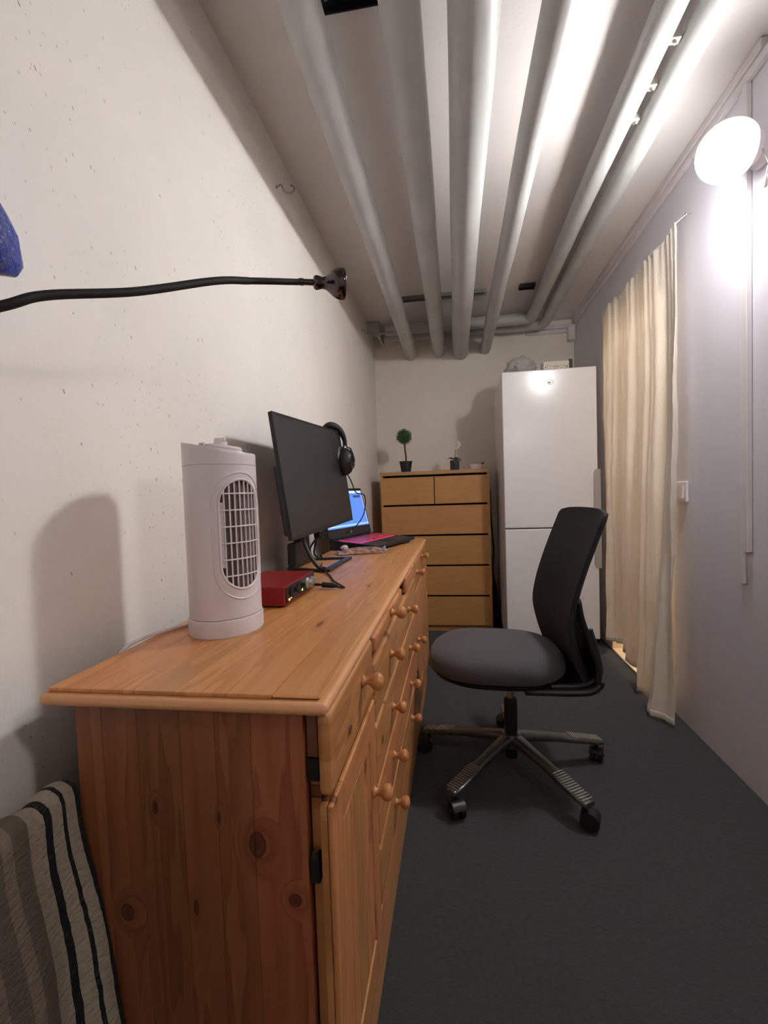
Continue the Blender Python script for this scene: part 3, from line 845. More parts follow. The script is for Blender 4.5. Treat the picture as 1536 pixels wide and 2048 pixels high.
# seam line under the top
bm = NB(); tube(bm, [fan_pt(2*pi*k/72, TZ+.342-.02*0, .9855) for k in range(73)], .0007, 5); obj('seam', bm, M['grey_plastic'], fan)
def stadium(pad, k, n=20):
    hw = GHW+pad/.076; rad = hw*.076*1.05
    out = []
    z0, z1 = GZ0+rad-pad, GZ1-rad+pad
    for i in range(n+1):
        q = pi*i/n; out.append(fan_pt(fdir+hw*cos(q), z1+rad*sin(q), k))
    for i in range(1, 8): out.append(fan_pt(fdir-hw, z1+(z0-z1)*i/8, k))
    for i in range(n+1):
        q = pi+pi*i/n; out.append(fan_pt(fdir+hw*cos(q), z0+rad*sin(q), k))
    for i in range(1, 8): out.append(fan_pt(fdir+hw, z0+(z1-z0)*i/8, k))
    out.append(out[0]); return out
bm = NB(); tube(bm, stadium(0, .985), .0026, 8, False); obj('grille_rim', bm, M['fan_white'], fan, 60)
bm = NB(); pts = stadium(.014, .987); 
for i in range(len(pts)-1):
    pts[i].z -= .006 if pts[i].z < GZ0+.05 else 0
pts[-1] = pts[0]
tube(bm, pts, .0018, 8, False); obj('bead', bm, M['fan_white'], fan, 60)
bm = NB()
for k in range(8):
    a = fdir-GHW*.94+2*GHW*.94*(k+.55)/8+.02
    zs = [z_ for z_ in [GZ0+(GZ1-GZ0)*i/60 for i in range(61)] if in_stadium(a, z_)]
    if len(zs) > 1: tube(bm, [fan_pt(a, z_, .975) for z_ in (zs[0]-.002, zs[len(zs)//2], zs[-1]+.002)], .0017, 6)
for k in range(6):
    z_ = GZ0+.028+(GZ1-GZ0-.056)*k/5
    aa = [fdir-GHW+2*GHW*i/40 for i in range(41)]
    aa = [a for a in aa if in_stadium(a, z_)]
    tube(bm, [fan_pt(a, z_, .985) for a in aa], .0016, 6)
obj('grille', bm, M['fan_white'], fan, 60)
# solid strip left of the bars
bm = NB()
grid(bm, lambda u, v: fan_pt(fdir-GHW*(.98-.24*u), GZ0+.045+(GZ1-GZ0-.09)*v, .955), 4, 10); obj('grille_strip', bm, M['fan_white'], fan, 60)
# controls
def at_top(dx, dy, dz=0): return Vector((fc.x+dx, fc.y+dy, topz(fc.x+dx, fc.y+dy)+dz))
bm = NB(); p = at_top(.016, -.010, -.003); lathe(bm, [(.038, 0), (.038, .010), (.034, .014), (0, .014)], p, (.15, 0, 1), 32, sx=1, sy=.9); obj('control_panel', bm, M['fan_white'], fan, 40)
bm = NB(); p = at_top(.014, -.022, .008); lathe(bm, [(.014, 0), (.013, .010), (0, .0105)], p, (.15, 0, 1), 24); d_ = obj('dial', bm, M['white_plastic'], fan, 40)
bm = NB(); p = at_top(.014, -.022, .018); box(bm, p.x-.012, p.x+.012, p.y-.0025, p.y+.0025, p.z, p.z+.007, .001); obj('dial_grip', bm, M['white_plastic'], d_)
for k in range(3):
    bm = NB(); p = at_top(-.040+.015*k, .004, -.004); box(bm, p.x-.0055, p.x+.0055, p.y-.005, p.y+.005, p.z, p.z+.014, .0015); obj('button', bm, M['grey_plastic'], fan, 40)
bm = NB(); p = fan_pt(radians(202), TZ+.315, .985); lathe(bm, [(.004, 0), (.004, .002)], p, (cos(radians(202)), sin(radians(202)), 0), 10); obj('screw', bm, M['fan_dark'], fan)
bm = NB(); tube(bm, bez([(-.55, .975, TZ+.010), (-.575, .945, TZ+.0045), (-.598, .897, TZ+.0045), (-.615, .845, TZ+.0045), (-.6295, .80, TZ-.004), (-.632, .775, TZ-.03)], 8), .0035, 8)
obj('cord', bm, M['white_plastic'], fan, 60)

# ================================================================= AUDIO INTERFACE
ai = thing('audio_interface', 'red audio interface box with a black front beside the fan', 'audio interface', (-.50, 1.23, TZ))
ax0, ax1, ay0, ay1 = -.575, -.421, 1.095, 1.345
bm = NB(); box(bm, ax0, ax1, ay0, ay1, TZ+.004, TZ+.052, .004, 2); obj('case', bm, M['red_metal'], ai, 40)
bm = NB(); box(bm, ax1-.002, ax1+.003, ay0+.010, ay1-.008, TZ+.010, TZ+.048, .002, 2); fp = obj('faceplate', bm, M['black_plastic'], ai, 40)
bm = NB(); box(bm, ax1-.001, ax1+.002, ay0+.002, ay1-.002, TZ+.0045, TZ+.0085, .001, 1); obj('lower_lip', bm, M['red_metal'], ai)
for y in (ay0+.045, ay0+.10):
    bm = NB(); lathe(bm, [(.0145, 0), (.0145, .004), (.012, .005), (.011, .003), (0, .002)], (ax1+.003, y, TZ+.032), (1, 0, 0), 24); obj('jack_socket', bm, M['black_matte'], ai, 40)
    bm = NB(); lathe(bm, [(.006, 0), (.0055, .009), (0, .0095)], (ax1+.003, y+.024, TZ+.034), (1, 0, 0), 16); obj('gain_knob', bm, M['black_matte'], ai, 40)
bm = NB(); lathe(bm, [(.016, 0), (.016, .004), (.0135, .006), (.0125, .018), (0, .019)], (ax1+.003, ay0+.170, TZ+.030), (1, 0, 0), 28); obj('volume_knob', bm, M['silver'], ai, 40)
bm = NB(); lathe(bm, [(.009, 0), (.008, .014), (0, .0145)], (ax1+.003, ay0+.208, TZ+.034), (1, 0, 0), 20); obj('headphone_knob', bm, M['silver'], ai, 40)
M['led_green'] = emit('green led', (170, 255, 60), 6); M['led_red'] = emit('red led', (255, 90, 60), 6); M['led_amber'] = emit('amber led', (255, 210, 120), 5)
for y, z_, m in ((ay0+.026, .016, 'led_amber'), (ay0+.040, .018, 'led_red'), (ay0+.128, .020, 'led_green')):
    bm = NB(); lathe(bm, [(.0024, 0), (.0024, .0012)], (ax1+.003, y, TZ+z_), (1, 0, 0), 10); obj('indicator', bm, M[m], ai)
for x in (ax0+.02, ax1-.02):
    for y in (ay0+.02, ay1-.02):
        bm = NB(); lathe(bm, [(.008, 0), (.008, .0045)], (x, y, TZ), n=12); obj('foot', bm, M['black_matte'], ai)
# headphone plug and cable on the table
bm = NB(); tube(bm, [(ax1+.003, ay1-.022, TZ+.014), (ax1+.03, ay1-.022, TZ+.013), (ax1+.031, ay1-.022, TZ+.013), (ax1+.062, ay1-.024, TZ+.011), (ax1+.078, ay1-.026, TZ+.009)], [.004, .004, .0085, .0075, .0035], 12)
pl = tag(obj('audio_jack', bm, M['black_matte'], smooth=50, loc=(-.38, 1.32, TZ)), 'black jack plug sticking out of the red audio interface', 'plug')
bm = NB(); tube(bm, bez([(-.345, 1.318, TZ+.007), (-.326, 1.325, TZ+.004), (-.345, 1.36, TZ+.004), (-.385, 1.43, TZ+.004), (-.425, 1.53, TZ+.004), (-.452, 1.585, TZ+.006), (-.466, 1.615, TZ+.0145), (-.482, 1.645, TZ+.008), (-.50, 1.68, TZ+.004), (-.53, 1.80, TZ+.004)], 8), .0028, 8)
tag(obj('audio_cable', bm, M['black_matte'], smooth=60, loc=(-.45, 1.6, TZ)), 'thin black cable on the sideboard running from the jack plug under the monitor', 'cable')

# ================================================================= MONITOR
mon = thing('monitor', 'large black monitor, switched off, on the pine sideboard', 'monitor', (-.56, 1.78, TZ))
BL, TL, BR, TR = V(-.513, 1.42, .908), V(-.560, 1.42, 1.318), V(-.474, 2.14, .930), V(-.550, 2.14, 1.340)
ux = (BR-BL).normalized(); uz = (TL-BL).normalized(); un = ux.cross(uz).normalized()
if un.x < 0: un = -un
W_, H_ = (BR-BL).length, (TL-BL).length
uz = (uz - ux*uz.dot(ux)).normalized()
un = ux.cross(uz).normalized()
if un.x < 0: un = -un
FM = Matrix((ux, uz, un)).transposed().to_4x4(); FM.translation = BL
def mbox(x0, x1, y0, y1, z0, z1, bev=0, seg=2):
    bm = NB(); box(bm, x0, x1, y0, y1, z0, z1, bev, seg); bm.transform(FM); return bm
obj('cabinet', mbox(0, W_, 0, H_, -.013, -.0005, .005, 3), M['black_plastic'], mon, 40)
obj('screen', mbox(.007, W_-.007, .012, H_-.007, -.001, .0008), M['screen_off'], mon)
bm = NB()
for q in ((0, W_, 0, .0115), (0, W_, H_-.0065, H_), (0, .0065, .0118, H_-.0068), (W_-.0065, W_, .0118, H_-.0068)):
    box(bm, q[0], q[1], q[2], q[3], -.0008, .0022, .0006, 1)
bm.transform(FM); obj('bezel', bm, M['black_plastic'], mon)
obj('rear_housing', mbox(W_*.05, W_*.92, H_*.03, H_*.60, -.042, -.0135, .010, 3), M['black_plastic'], mon, 40)
# foot: flat loop
def fbar(bm, a, b, w_=.016, h=.010):
    a, b = Vector(a), Vector(b); d = (b-a).normalized(); s = d.cross(V(0, 0, 1))*w_
    prism(bm, [a-s, a+s, b+s, b-s], (0, 0, h))
A_, B_, C_, D_ = (-.452, 1.945, TZ), (-.460, 1.615, TZ), (-.612, 1.665, TZ), (-.606, 1.915, TZ)
bm = NB(); fbar(bm, A_, B_, .012); fbar(bm, B_, C_, .010, .0095); fbar(bm, C_, D_, .012, .0105); fbar(bm, D_, A_, .010, .0095); obj('foot', bm, M['black_plastic'], mon)
bm = NB(); box(bm, -.622, -.590, 1.735, 1.845, TZ+.0107, TZ+.24, .006); obj('neck', bm, M['black_plastic'], mon, 40)
bm = NB(); box(bm, -.622, -.588, 1.66, 1.76, TZ+.0107, TZ+.10, .01); obj('neck_cover', bm, M['black_plastic'], mon, 40)
bm = NB(); tube(bm, bez([(-.462, 1.618, TZ+.010), (-.490, 1.612, TZ+.022), (-.525, 1.615, TZ+.075), (-.548, 1.625, TZ+.135), (-.566, 1.64, TZ+.20)], 8), .0075, 10); obj('arm', bm, M['black_plastic'], mon, 60)
# cables behind the monitor
def cable(pts, r):
    bm = NB(); tube(bm, bez(pts, 8), r, 8)
    return obj('cable', bm, M['black_matte'], mon, 60)
cable([(-.60, 1.98, 1.02), (-.592, 1.96, .93), (-.596, 1.95, .86), (-.605, 1.945, .80), (-.590, 1.965, TZ+.0045)], .0042)
cable([(-.575, 2.26, .93), (-.585, 2.10, .90), (-.592, 1.985, .872), (-.602, 1.89, .835), (-.604, 1.90, .80), (-.585, 1.90, .7795)], .0042)
cable([(-.58, 2.02, .95), (-.585, 1.955, .888), (-.588, 1.99, .862), (-.594, 2.06, .862), (-.597, 2.16, .872)], .004)
bm = NB(); box(bm, -.612, -.588, 1.965, 1.999, .862, .905, .006, 2, Matrix.Rotation(.3, 3, 'X')); obj('cable_clip', bm, M['black_matte'], mon, 40)
bm = NB(); lathe(bm, [(.010, 0), (.011, .003), (.006, .008), (.006, .013), (0, .014)], (-.586, 1.978, TZ), n=14); tag(obj('pushpin', bm, M['chrome'], smooth=40, loc=(-.586, 1.978, TZ)), 'tiny metal knob on the tabletop behind the monitor foot', 'knob')

# ================================================================= HEADPHONES
hp = thing('headphones', 'black over ear headphones hung over the far top corner of the monitor', 'headphones', (-.55, 2.10, 1.19))
M['ear_pad'] = plain('grey leatherette', (98, 90, 94), .5, var=.08)
hc = V(-.560, 2.085, 1.352)            # where the band crosses the top edge
# band arches in a plane facing the camera: from front of the screen over the edge
def hpp(a, r=.085):   # local arch: X across the screen, Z up
    return V(hc.x+.012+r*sin(a)*.60, 2.085+.10*max(0, sin(a))*.55, 1.278+r*cos(a))
arch = [hpp(radians(q)) for q in range(-78, 88, 6)]
bm = NB(); n = len(arch)
tube(bm, arch, [.009+.008*sin(pi*i/(n-1)) for i in range(n)], 12); obj('headband', bm, M['black_matte'], hp, 60)
cupc = V(-.503, 2.100, 1.198)
cd_ = V(.965, -.25, -.04).normalized()
for k, (c, s) in enumerate(((cupc, 1),)):
    bm = NB(); lathe(bm, [(.050, .0), (.062, .006), (.063, .024), (.054, .032)], c-cd_*.026, cd_, 32, sx=.80, sy=1.12); obj('ear_pad', bm, M['ear_pad'], hp, 60)
    bm = NB(); lathe(bm, [(.056, 0), (.056, .014), (.046, .032), (.029, .042), (.028, .047), (0, .049)], c+cd_*.0065, cd_, 32, sx=.80, sy=1.12); cup = obj('ear_cup', bm, M['black_plastic'], hp, 50)
    bm = NB(); tube(bm, bez([arch[-1], arch[-1]+V(.010, .004, -.02), c+cd_*.044+V(0, 0, .058), c+cd_*.056+V(.002, 0, .02), c+cd_*.058+V(.002, .0, -.006)], 6), .0035, 8); obj('yoke', bm, M['black_plastic'], hp, 60)
    bm = NB(); tube(bm, bez([arch[-1], arch[-1]+V(-.006, -.004, -.02), c+cd_*.012+V(.0, -.012, .072), c+cd_*.012+V(.002, -.03, .058)], 6), .003, 8); obj('yoke', bm, M['black_plastic'], hp, 60)
    bm = NB(); lathe(bm, [(.007, 0), (.007, .006), (0, .007)], c+cd_*.055+V(0, 0, -.006), cd_, 12); obj('pivot', bm, M['steel'], hp, 40)
bm = NB(); box(bm, arch[-1].x-.009, arch[-1].x+.009, arch[-1].y-.009, arch[-1].y+.009, arch[-1].z-.012, arch[-1].z+.016, .004); obj('slider', bm, M['black_plastic'], hp, 40)
# second cup hangs behind the screen
c = V(-.612, 2.06, 1.215)
bm = NB(); lathe(bm, [(.034, .0), (.040, .004), (.040, .014), (.030, .026), (0, .03)], c, (-.9, .2, 0), 28, sx=.8, sy=1.1); obj('ear_cup', bm, M['black_plastic'], hp, 50)
bm = NB(); tube(bm, [arch[0], c+V(-.012, 0, .045)], .0035, 8); obj('yoke', bm, M['black_plastic'], hp, 60)
cb0 = cupc+cd_*.026+V(0, 0, -.060)
bm = NB(); tube(bm, bez([cb0, cb0+V(.010, .02, -.03), cb0+V(.024, .05, -.08), (-.425, 2.20, 1.04), (-.432, 2.21, .96), (-.47, 2.21, .90), (-.522, 2.20, .862)], 8), .0026, 8); obj('cord', bm, M['black_matte'], hp, 60)

# ================================================================= LAPTOP
lp = thing('laptop', 'open black laptop with a lit blue screen at the far end of the sideboard', 'laptop', (-.43, 2.45, TZ))
LA, LB = V(-.620, 2.245, 0), V(-.485, 2.690, 0)
lu = (LB-LA).normalized(); ln = V(lu.y, -lu.x, 0); LW = (LB-LA).length; LD = .268
def lpt(a, d, z): return LA+lu*a+ln*d+V(0, 0, z)
zh, zf = TZ+.050, TZ+.030
bm = NB()   # wedge base
P = [lpt(0, 0, TZ+.022), lpt(0, LD, TZ+.012), lpt(0, LD, zf-.004), lpt(0, 0, zh)]
prism(bm, P, lu*LW); bmesh.ops.bevel(bm, geom=bm.edges[:], offset=.003, segments=2, affect='EDGES'); base = obj('base', bm, M['black_plastic'], lp, 40)
bm = NB(); prism(bm, [lpt(.001, .002, TZ), lpt(.001, LD-.03, TZ), lpt(.001, LD-.03, TZ+.0128), lpt(.001, .002, TZ+.0218)], lu*(LW-.002)); obj('riser', bm, M['black_matte'], lp)
t = NT('keyboard deck')
kn_ = t.n('ShaderNodeTexBrick'); kn_.inputs['Scale'].default_value = 1; kn_.offset = .5
t.l(t.scaled(t.obj(), (26, 26, 1)), kn_.inputs['Vector'])
kn_.inputs['Color1'].default_value = rgba((24, 22, 24)); kn_.inputs['Color2'].default_value = rgba((30, 27, 29)); kn_.inputs['Mortar'].default_value = rgba((150, 24, 50))
t.l(kn_.outputs[0], t.b.inputs['Base Color']); t.b.inputs['Roughness'].default_value = .4
M['deck'] = t.m
def deck_z(d): return zh+(zf-.004-zh)*d/LD
def quad(bm, a0, a1, d0, d1, h):
    pts = [lpt(a0, d0, deck_z(d0)), lpt(a1, d0, deck_z(d0)), lpt(a1, d1, deck_z(d1)), lpt(a0, d1, deck_z(d1))]
    prism(bm, pts, (0, 0, h))
# keyboard: tray made to glow red, with keys on it
M['key_light'] = emit('red keyboard glow', (240, 40, 90), 1.3)
bm = NB(); quad(bm, .03, LW-.03, .040, .160, .0008); kb_ = obj('keyboard', bm, M['key_light'], base)
M['key'] = plain('key with painted red glow', (176, 40, 78), .25, var=.1)  # red glow put into the key colour to brighten the deck
nk, nr = 15, 6
bm = NB()
for r_ in range(nr):
    for c_ in range(nk):
        a0 = .032+(LW-.064)*c_/nk; d0 = .042+.116*r_/nr
        quad(bm, a0+.0012, a0+(LW-.064)/nk-.0012, d0+.001, d0+.116/nr-.001, .0022)
k_ = obj('keys', bm, M['key'], base); k_['kind'] = 'stuff'
bm = NB(); quad(bm, LW*.36, LW*.60, .185, .250, .0006); obj('touchpad', bm, M['black_matte'], base)
# lid
lt = radians(14)
lup = (V(0, 0, 1)*cos(lt)-ln*sin(lt))
LH = .262
def lidpt(a, h, d=0): return lpt(a, 0, zh+.004)+lup*h+(ln*cos(lt)+V(0, 0, 1)*sin(lt))*d
bm = NB(); prism(bm, [lidpt(0, 0), lidpt(LW, 0), lidpt(LW, LH), lidpt(0, LH)], (ln*cos(lt)+V(0, 0, sin(lt)))*-.009)
bmesh.ops.bevel(bm, geom=bm.edges[:], offset=.003, segments=2, affect='EDGES'); lid = obj('lid', bm, M['black_plastic'], lp, 40)
bm = NB(); tube(bm, [lpt(.03, -.002, zh+.002), lpt(LW-.03, -.002, zh+.002)], .006, 10); obj('hinge', bm, M['black_matte'], lp, 60)
bm = NB(); vs4 = [bm.verts.new(lidpt(a, h, .0012)) for a, h in ((.014, .046), (LW-.014, .046), (LW-.014, LH-.016), (.014, LH-.016))]
fq = bm.faces.new(vs4); uvl = bm.loops.layers.uv.new('UVMap')
for lo, uv in zip(fq.loops, ((0, 0), (1, 0), (1, 1), (0, 1))): lo[uvl].uv = uv
t = NT('lit desktop screen')
uv = t.n('ShaderNodeUVMap').outputs[0]; sp3 = t.n('ShaderNodeSeparateXYZ'); t.l(uv, sp3.inputs[0])
U, Vv = sp3.outputs[0], sp3.outputs[1]
col = t.mix(t.ramp(U, [(0, (0,0,0,1)), (1, (1,1,1,1))]), rgba((50, 140, 235)), rgba((92, 128, 240)))
col = t.mix(t.math('GREATER_THAN', Vv, .93), col, rgba((190, 222, 250)))
col = t.mix(t.math('LESS_THAN', Vv, .07), col, rgba((176, 208, 250)))
col = t.mix(t.math('MULTIPLY', t.math('LESS_THAN', Vv, .035), 1.0), col, rgba((90, 140, 220)))
def rect(x0, x1, y0, y1):
    return t.math('MULTIPLY', t.math('MULTIPLY', t.math('GREATER_THAN', U, x0), t.math('LESS_THAN', U, x1)),
                  t.math('MULTIPLY', t.math('GREATER_THAN', Vv, y0), t.math('LESS_THAN', Vv, y1)))
col = t.mix(rect(.50, .98, .855, .925), col, rgba((84, 120, 205)))
col = t.mix(rect(.76, .95, .80, .87), col, rgba((50, 60, 110)))
dx_ = t.math('MULTIPLY', t.math('SUBTRACT', U, .57), 14); dy_ = t.math('MULTIPLY', t.math('SUBTRACT', Vv, .74), 9)
rr_ = t.math('ADD', t.math('MULTIPLY', dx_, dx_), t.math('MULTIPLY', dy_, dy_))
col = t.mix(t.ramp(rr_, [(.2, (1,1,1,1)), (1, (0,0,0,1))]), col, rgba((60, 225, 255)))
col = t.mix(rect(.985, 1, 0, 1), col, rgba((170, 205, 250)))
t.l(col, t.b.inputs['Emission Color']); t.b.inputs['Emission Strength'].default_value = .95
t.b.inputs['Base Color'].default_value = (.01, .01, .012, 1); t.b.inputs['Roughness'].default_value = .3
M['desktop'] = t.m
obj('screen', bm, M['desktop'], lid)
bm = NB(); c = lidpt(LW*.5, .022, .0006); lathe(bm, [(.007, 0), (.007, .0012)], c, ln*cos(lt)+V(0, 0, sin(lt)), 16); obj('emblem', bm, M['silver'], lid)

# snack wrapper in front of the laptop
t = NT('printed foil wrapper')
wv = t.noise(t.scaled(t.obj(), (40, 90, 90)), 1, 2)
t.l(t.ramp(wv, [(.42, rgba((180, 146, 130))), (.58, rgba((124, 90, 80)))]), t.b.inputs['Base Color']); t.b.inputs['Roughness'].default_value = .4
t.b.inputs['Metallic'].default_value = .15
t.bump(t.noise(t.obj(), 60, 3), .4, .006)
M['wrapper'] = t.m
M['foil'] = plain('crumpled foil', (196, 190, 184), .25, metal=.85, bump=.6, bscale=90)
wr = thing('snack_wrapper', 'brown printed foil snack wrapper lying in front of the laptop', 'wrapper', (-.43, 2.20, TZ))
wa, wb = V(-.525, 2.085, TZ), V(-.338, 2.140, TZ)
wu = (wb-wa).normalized(); wn = V(-wu.y, wu.x, 0); WL = (wb-wa).length
def wrp(u, v):
    h = (.003+.027*sin(pi*min(1, max(0, v)))**.6*(sin(pi*(.04+.92*u))**.35))
    return wa+wu*WL*u+wn*.055*(v-.5)*1.2*(1-.12*sin(pi*u))+V(0, 0, h+.002*mnoise.noise(V(u*9, v*5, 2))+.008*u*u*(v))
bm = NB(); grid(bm, wrp, 30, 12)
bot = [wa+wu*WL*u+wn*.055*(v-.5)*1.0+V(0, 0, .0008) for u, v in ((0, 0), (1, 0), (1, 1), (0, 1))]
bm.faces.new([bm.verts.new(p) for p in bot]); obj('wrapper_body', bm, M['wrapper'], wr, 60)
for u, h in ((0, .004), (1, .016)):
    bm = NB()
    def ff(a, b, u=u, h=h):
        q = wrp(u, b); s = -1 if u == 0 else 1
        return q+wu*s*.014*a+V(0, 0, (.010 if u else .003)*a+.0018*sin(b*30)*a)
    grid(bm, ff, 4, 16); solid(obj('crimped_end', bm, M['foil'], wr, 60), .0006)
ts = blob((-.512, 2.115, TZ+.028), .017, .013, .010, .4, 2.5, 5, True, 20, 12)
tag(obj('tissue', ts, M['white_plastic'], smooth=60, loc=(-.512, 2.158, TZ+.02)), 'tiny crumpled white tissue on the left end of the snack wrapper', 'tissue')

# ================================================================= OFFICE CHAIR
SET_ON = False
hx, hy = .182, 1.756
ch_ = thing('office_chair', 'charcoal swivel office chair on a five star castor base in front of the sideboard', 'chair', (hx, hy, 0))
def seat_layer(k, z, n, cx=.128, cyy=1.768, a=.243, b=.222):
    out = []
    for i in range(n):
        th = 2*pi*i/n; c, s = cos(th), sin(th)
        e = 2/2.9
        x = a*math.copysign(abs(c)**e, c); y = b*math.copysign(abs(s)**e, s)
        if c < 0: y *= 1-.10*abs(c)**2
        else: y *= 1-.06*abs(c)**2
        out.append((cx+x*k, cyy+y*k, z))
    return out
def seat_mesh(layers, n=72, dome=None):
    bm = NB(); prev = None
    for k, z in layers:
        L = seat_layer(k, z, n)
        cur = []
        for (x, y, zz) in L:
            fr_ = max(0, (.02-x)/.13)             # front waterfall
            zz = zz - .018*fr_**2*(1 if z > .43 else 0) + (x-.12)*-.02
            cur.append(bm.verts.new((x, y, zz)))
        if prev:
            for i in range(n): bm.faces.new((prev[i], prev[(i+1)%n], cur[(i+1)%n], cur[i]))
        else: bm.faces.new(cur[::-1])
        prev = cur
    bm.faces.new(prev); return bm
obj('seat', seat_mesh([(.86, .398), (.93, .402), (.985, .416), (1.0, .434), (.985, .453), (.94, .469), (.87, .479), (.75, .486), (.5, .489), (.2, .490)]), M['fabric'], ch_, 180)
obj('seat_pan', seat_mesh([(.55, .366), (.80, .374), (.91, .388), (.93, .397)]), M['black_plastic'], ch_, 60)
# backrest
prof = [(.385, .392), (.354, .45), (.332, .52), (.320, .600), (.333, .68), (.360, .77), (.393, .86), (.424, .94), (.436, .975)]
wid = [.150, .168, .186, .205, .212, .213, .212, .208, .196]
BX = .020; BYc = 1.758
import bisect
def interp(vv, v):
    i = min(len(vv)-2, int(v*(len(vv)-1))); f_ = v*(len(vv)-1)-i
    a, b = vv[i], vv[i+1]
    return a+(b-a)*f_
PB = bez([(x, 0, z) for x, z in prof], 8)
WB = bez([(x, 0, 0) for x in wid], 8)
def back_pt(u, v, d):
    i = v*(len(PB)-1); k = min(len(PB)-2, int(i)); p = PB[k].lerp(PB[k+1], i-k); w_ = WB[k].lerp(WB[k+1], i-k).x
    q = u*2-1
    x = p.x+BX-.022*q*q+.004-q*.022
    z = p.z-.012*max(0, v-.9)/.1*abs(q)**4
    t_ = d*(1-.75*abs(q)**6)*(1 if v < .93 else max(.35, 1-(v-.93)/.07*.65))
    return V(x+t_, BYc+q*w_, z)
bm = NB()
f1 = grid(bm, lambda u, v: back_pt(u, v, 0), 28, 44)
f2 = grid(bm, lambda u, v: back_pt(u, v, .034), 28, 44)
for i in range(28):
    bm.faces.new((f1[i][0], f1[i+1][0], f2[i+1][0], f2[i][0])); bm.faces.new((f1[i][44], f1[i+1][44], f2[i+1][44], f2[i][44]))
for j in range(44):
    bm.faces.new((f1[0][j], f1[0][j+1], f2[0][j+1], f2[0][j])); bm.faces.new((f1[28][j], f1[28][j+1], f2[28][j+1], f2[28][j]))
obj('backrest', bm, M['fabric_black'], ch_, 60)
# back shell / L bracket
sh = bez([(.20, 0, .378), (.36, 0, .378), (.418, 0, .388), (.447, 0, .425), (.446, 0, .475), (.425, 0, .545), (.402, 0, .62), (.392, 0, .68)], 6)
def shell_pt(u, v):
    i = v*(len(sh)-1); k = min(len(sh)-2, int(i)); p = sh[k].lerp(sh[k+1], i-k)
    q = u*2-1; w_ = .19-.015*v
    return V(p.x-.018*q*q*(v > .4)-q*.012, BYc+q*w_, p.z+.0)
bm = NB(); grid(bm, shell_pt, 16, 42); s_ = obj('back_shell', bm, M['black_plastic'], ch_, 60); solid(s_, .016)
for s in (-1, 1):
    bm = NB(); tube(bm, bez([(.30, BYc+s*.15, .385), (.40, BYc+s*.15, .392), (.438-s*.012, BYc+s*.155, .43), (.432-s*.012, BYc+s*.155, .50), (.412-s*.012, BYc+s*.15, .58)], 6), .011, 10); obj('back_bar', bm, M['black_plastic'], ch_, 60)
bm = NB(); box(bm, hx-.075, hx+.10, hy-.06, hy+.06, .332, .372, .012); obj('mechanism', bm, M['black_plastic'], ch_, 40)
bm = NB(); tube(bm, [(hx+.03, hy+.06, .350), (hx+.03, hy+.17, .352), (hx+.03, hy+.20, .350)], [.005, .005, .009], 8); obj('lever', bm, M['black_plastic'], ch_, 60)
bm = NB(); lathe(bm, [(.0135, .20), (.0135, .335)], (hx, hy, 0), n=20); obj('piston', bm, M['steel'], ch_, 60)
bm = NB(); lathe(bm, [(.022, .155), (.024, .16), (.024, .272), (.020, .280)], (hx, hy, 0), n=24); obj('column', bm, M['black_plastic'], ch_, 40)
bm = NB(); lathe(bm, [(.020, .058), (.022, .062), (.022, .105)], (hx, hy, 0), n=20); obj('column', bm, M['black_plastic'], ch_, 40)
bm = NB(); lathe(bm, [(.034, .100), (.040, .108), (.041, .138), (.036, .150), (.030, .153)], (hx, hy, 0), n=32); obj('hub', bm, M['alu'], ch_, 40)
angs = [radians(a) for a in (15, 87, 160, 231, 304)]
RT = .354
def arm(a):
    d = V(cos(a), sin(a), 0); s = V(-sin(a), cos(a), 0); o_ = V(hx, hy, 0)
    bm = NB(); rings = []
    for k in range(13):
        f_ = k/12; r_ = .030+(RT-.030)*f_
        w_ = .018+.006*(1-f_)-.003*sin(pi*f_)
        if f_ > .52: w_ = .018+.008*min(1, (f_-.52)/.12)
        if f_ > .97: w_ *= .75
        zt = .150-.058*f_**1.15; th = .034-.016*f_
        ring = []
        for q in range(12):
            b = 2*pi*q/12
            cx_ = w_*math.copysign(abs(cos(b))**.6, cos(b)); cz_ = th/2*math.copysign(abs(sin(b))**.6, sin(b))
            ring.append(bm.verts.new(o_+d*r_+s*cx_+V(0, 0, zt-th/2+cz_)))
        rings.append(ring)
    for A, B in zip(rings, rings[1:]):
        for q in range(12): bm.faces.new((A[q], A[(q+1)%12], B[(q+1)%12], B[q]))
    bm.faces.new(rings[0][::-1]); bm.faces.new(rings[-1])
    ob = obj('base_arm', bm, M['alu'], ch_, 50)
    # ribbed foot pad
    bm = NB()
    for k in range(13):
        f_ = .60+.36*k/12; r_ = .030+(RT-.030)*f_; zt = .150-.058*f_**1.15
        p = o_+d*r_
        prism(bm, [p+s*-.021+V(0, 0, zt-.001), p+s*.021+V(0, 0, zt-.001), p+s*.021+V(0, 0, zt+.0022), p+s*-.021+V(0, 0, zt+.0022)], d*.0042)
    rb_ = obj('ribs', bm, M['steel'], ob); rb_['kind'] = 'stuff'
    return ob
rc = random.Random(5)
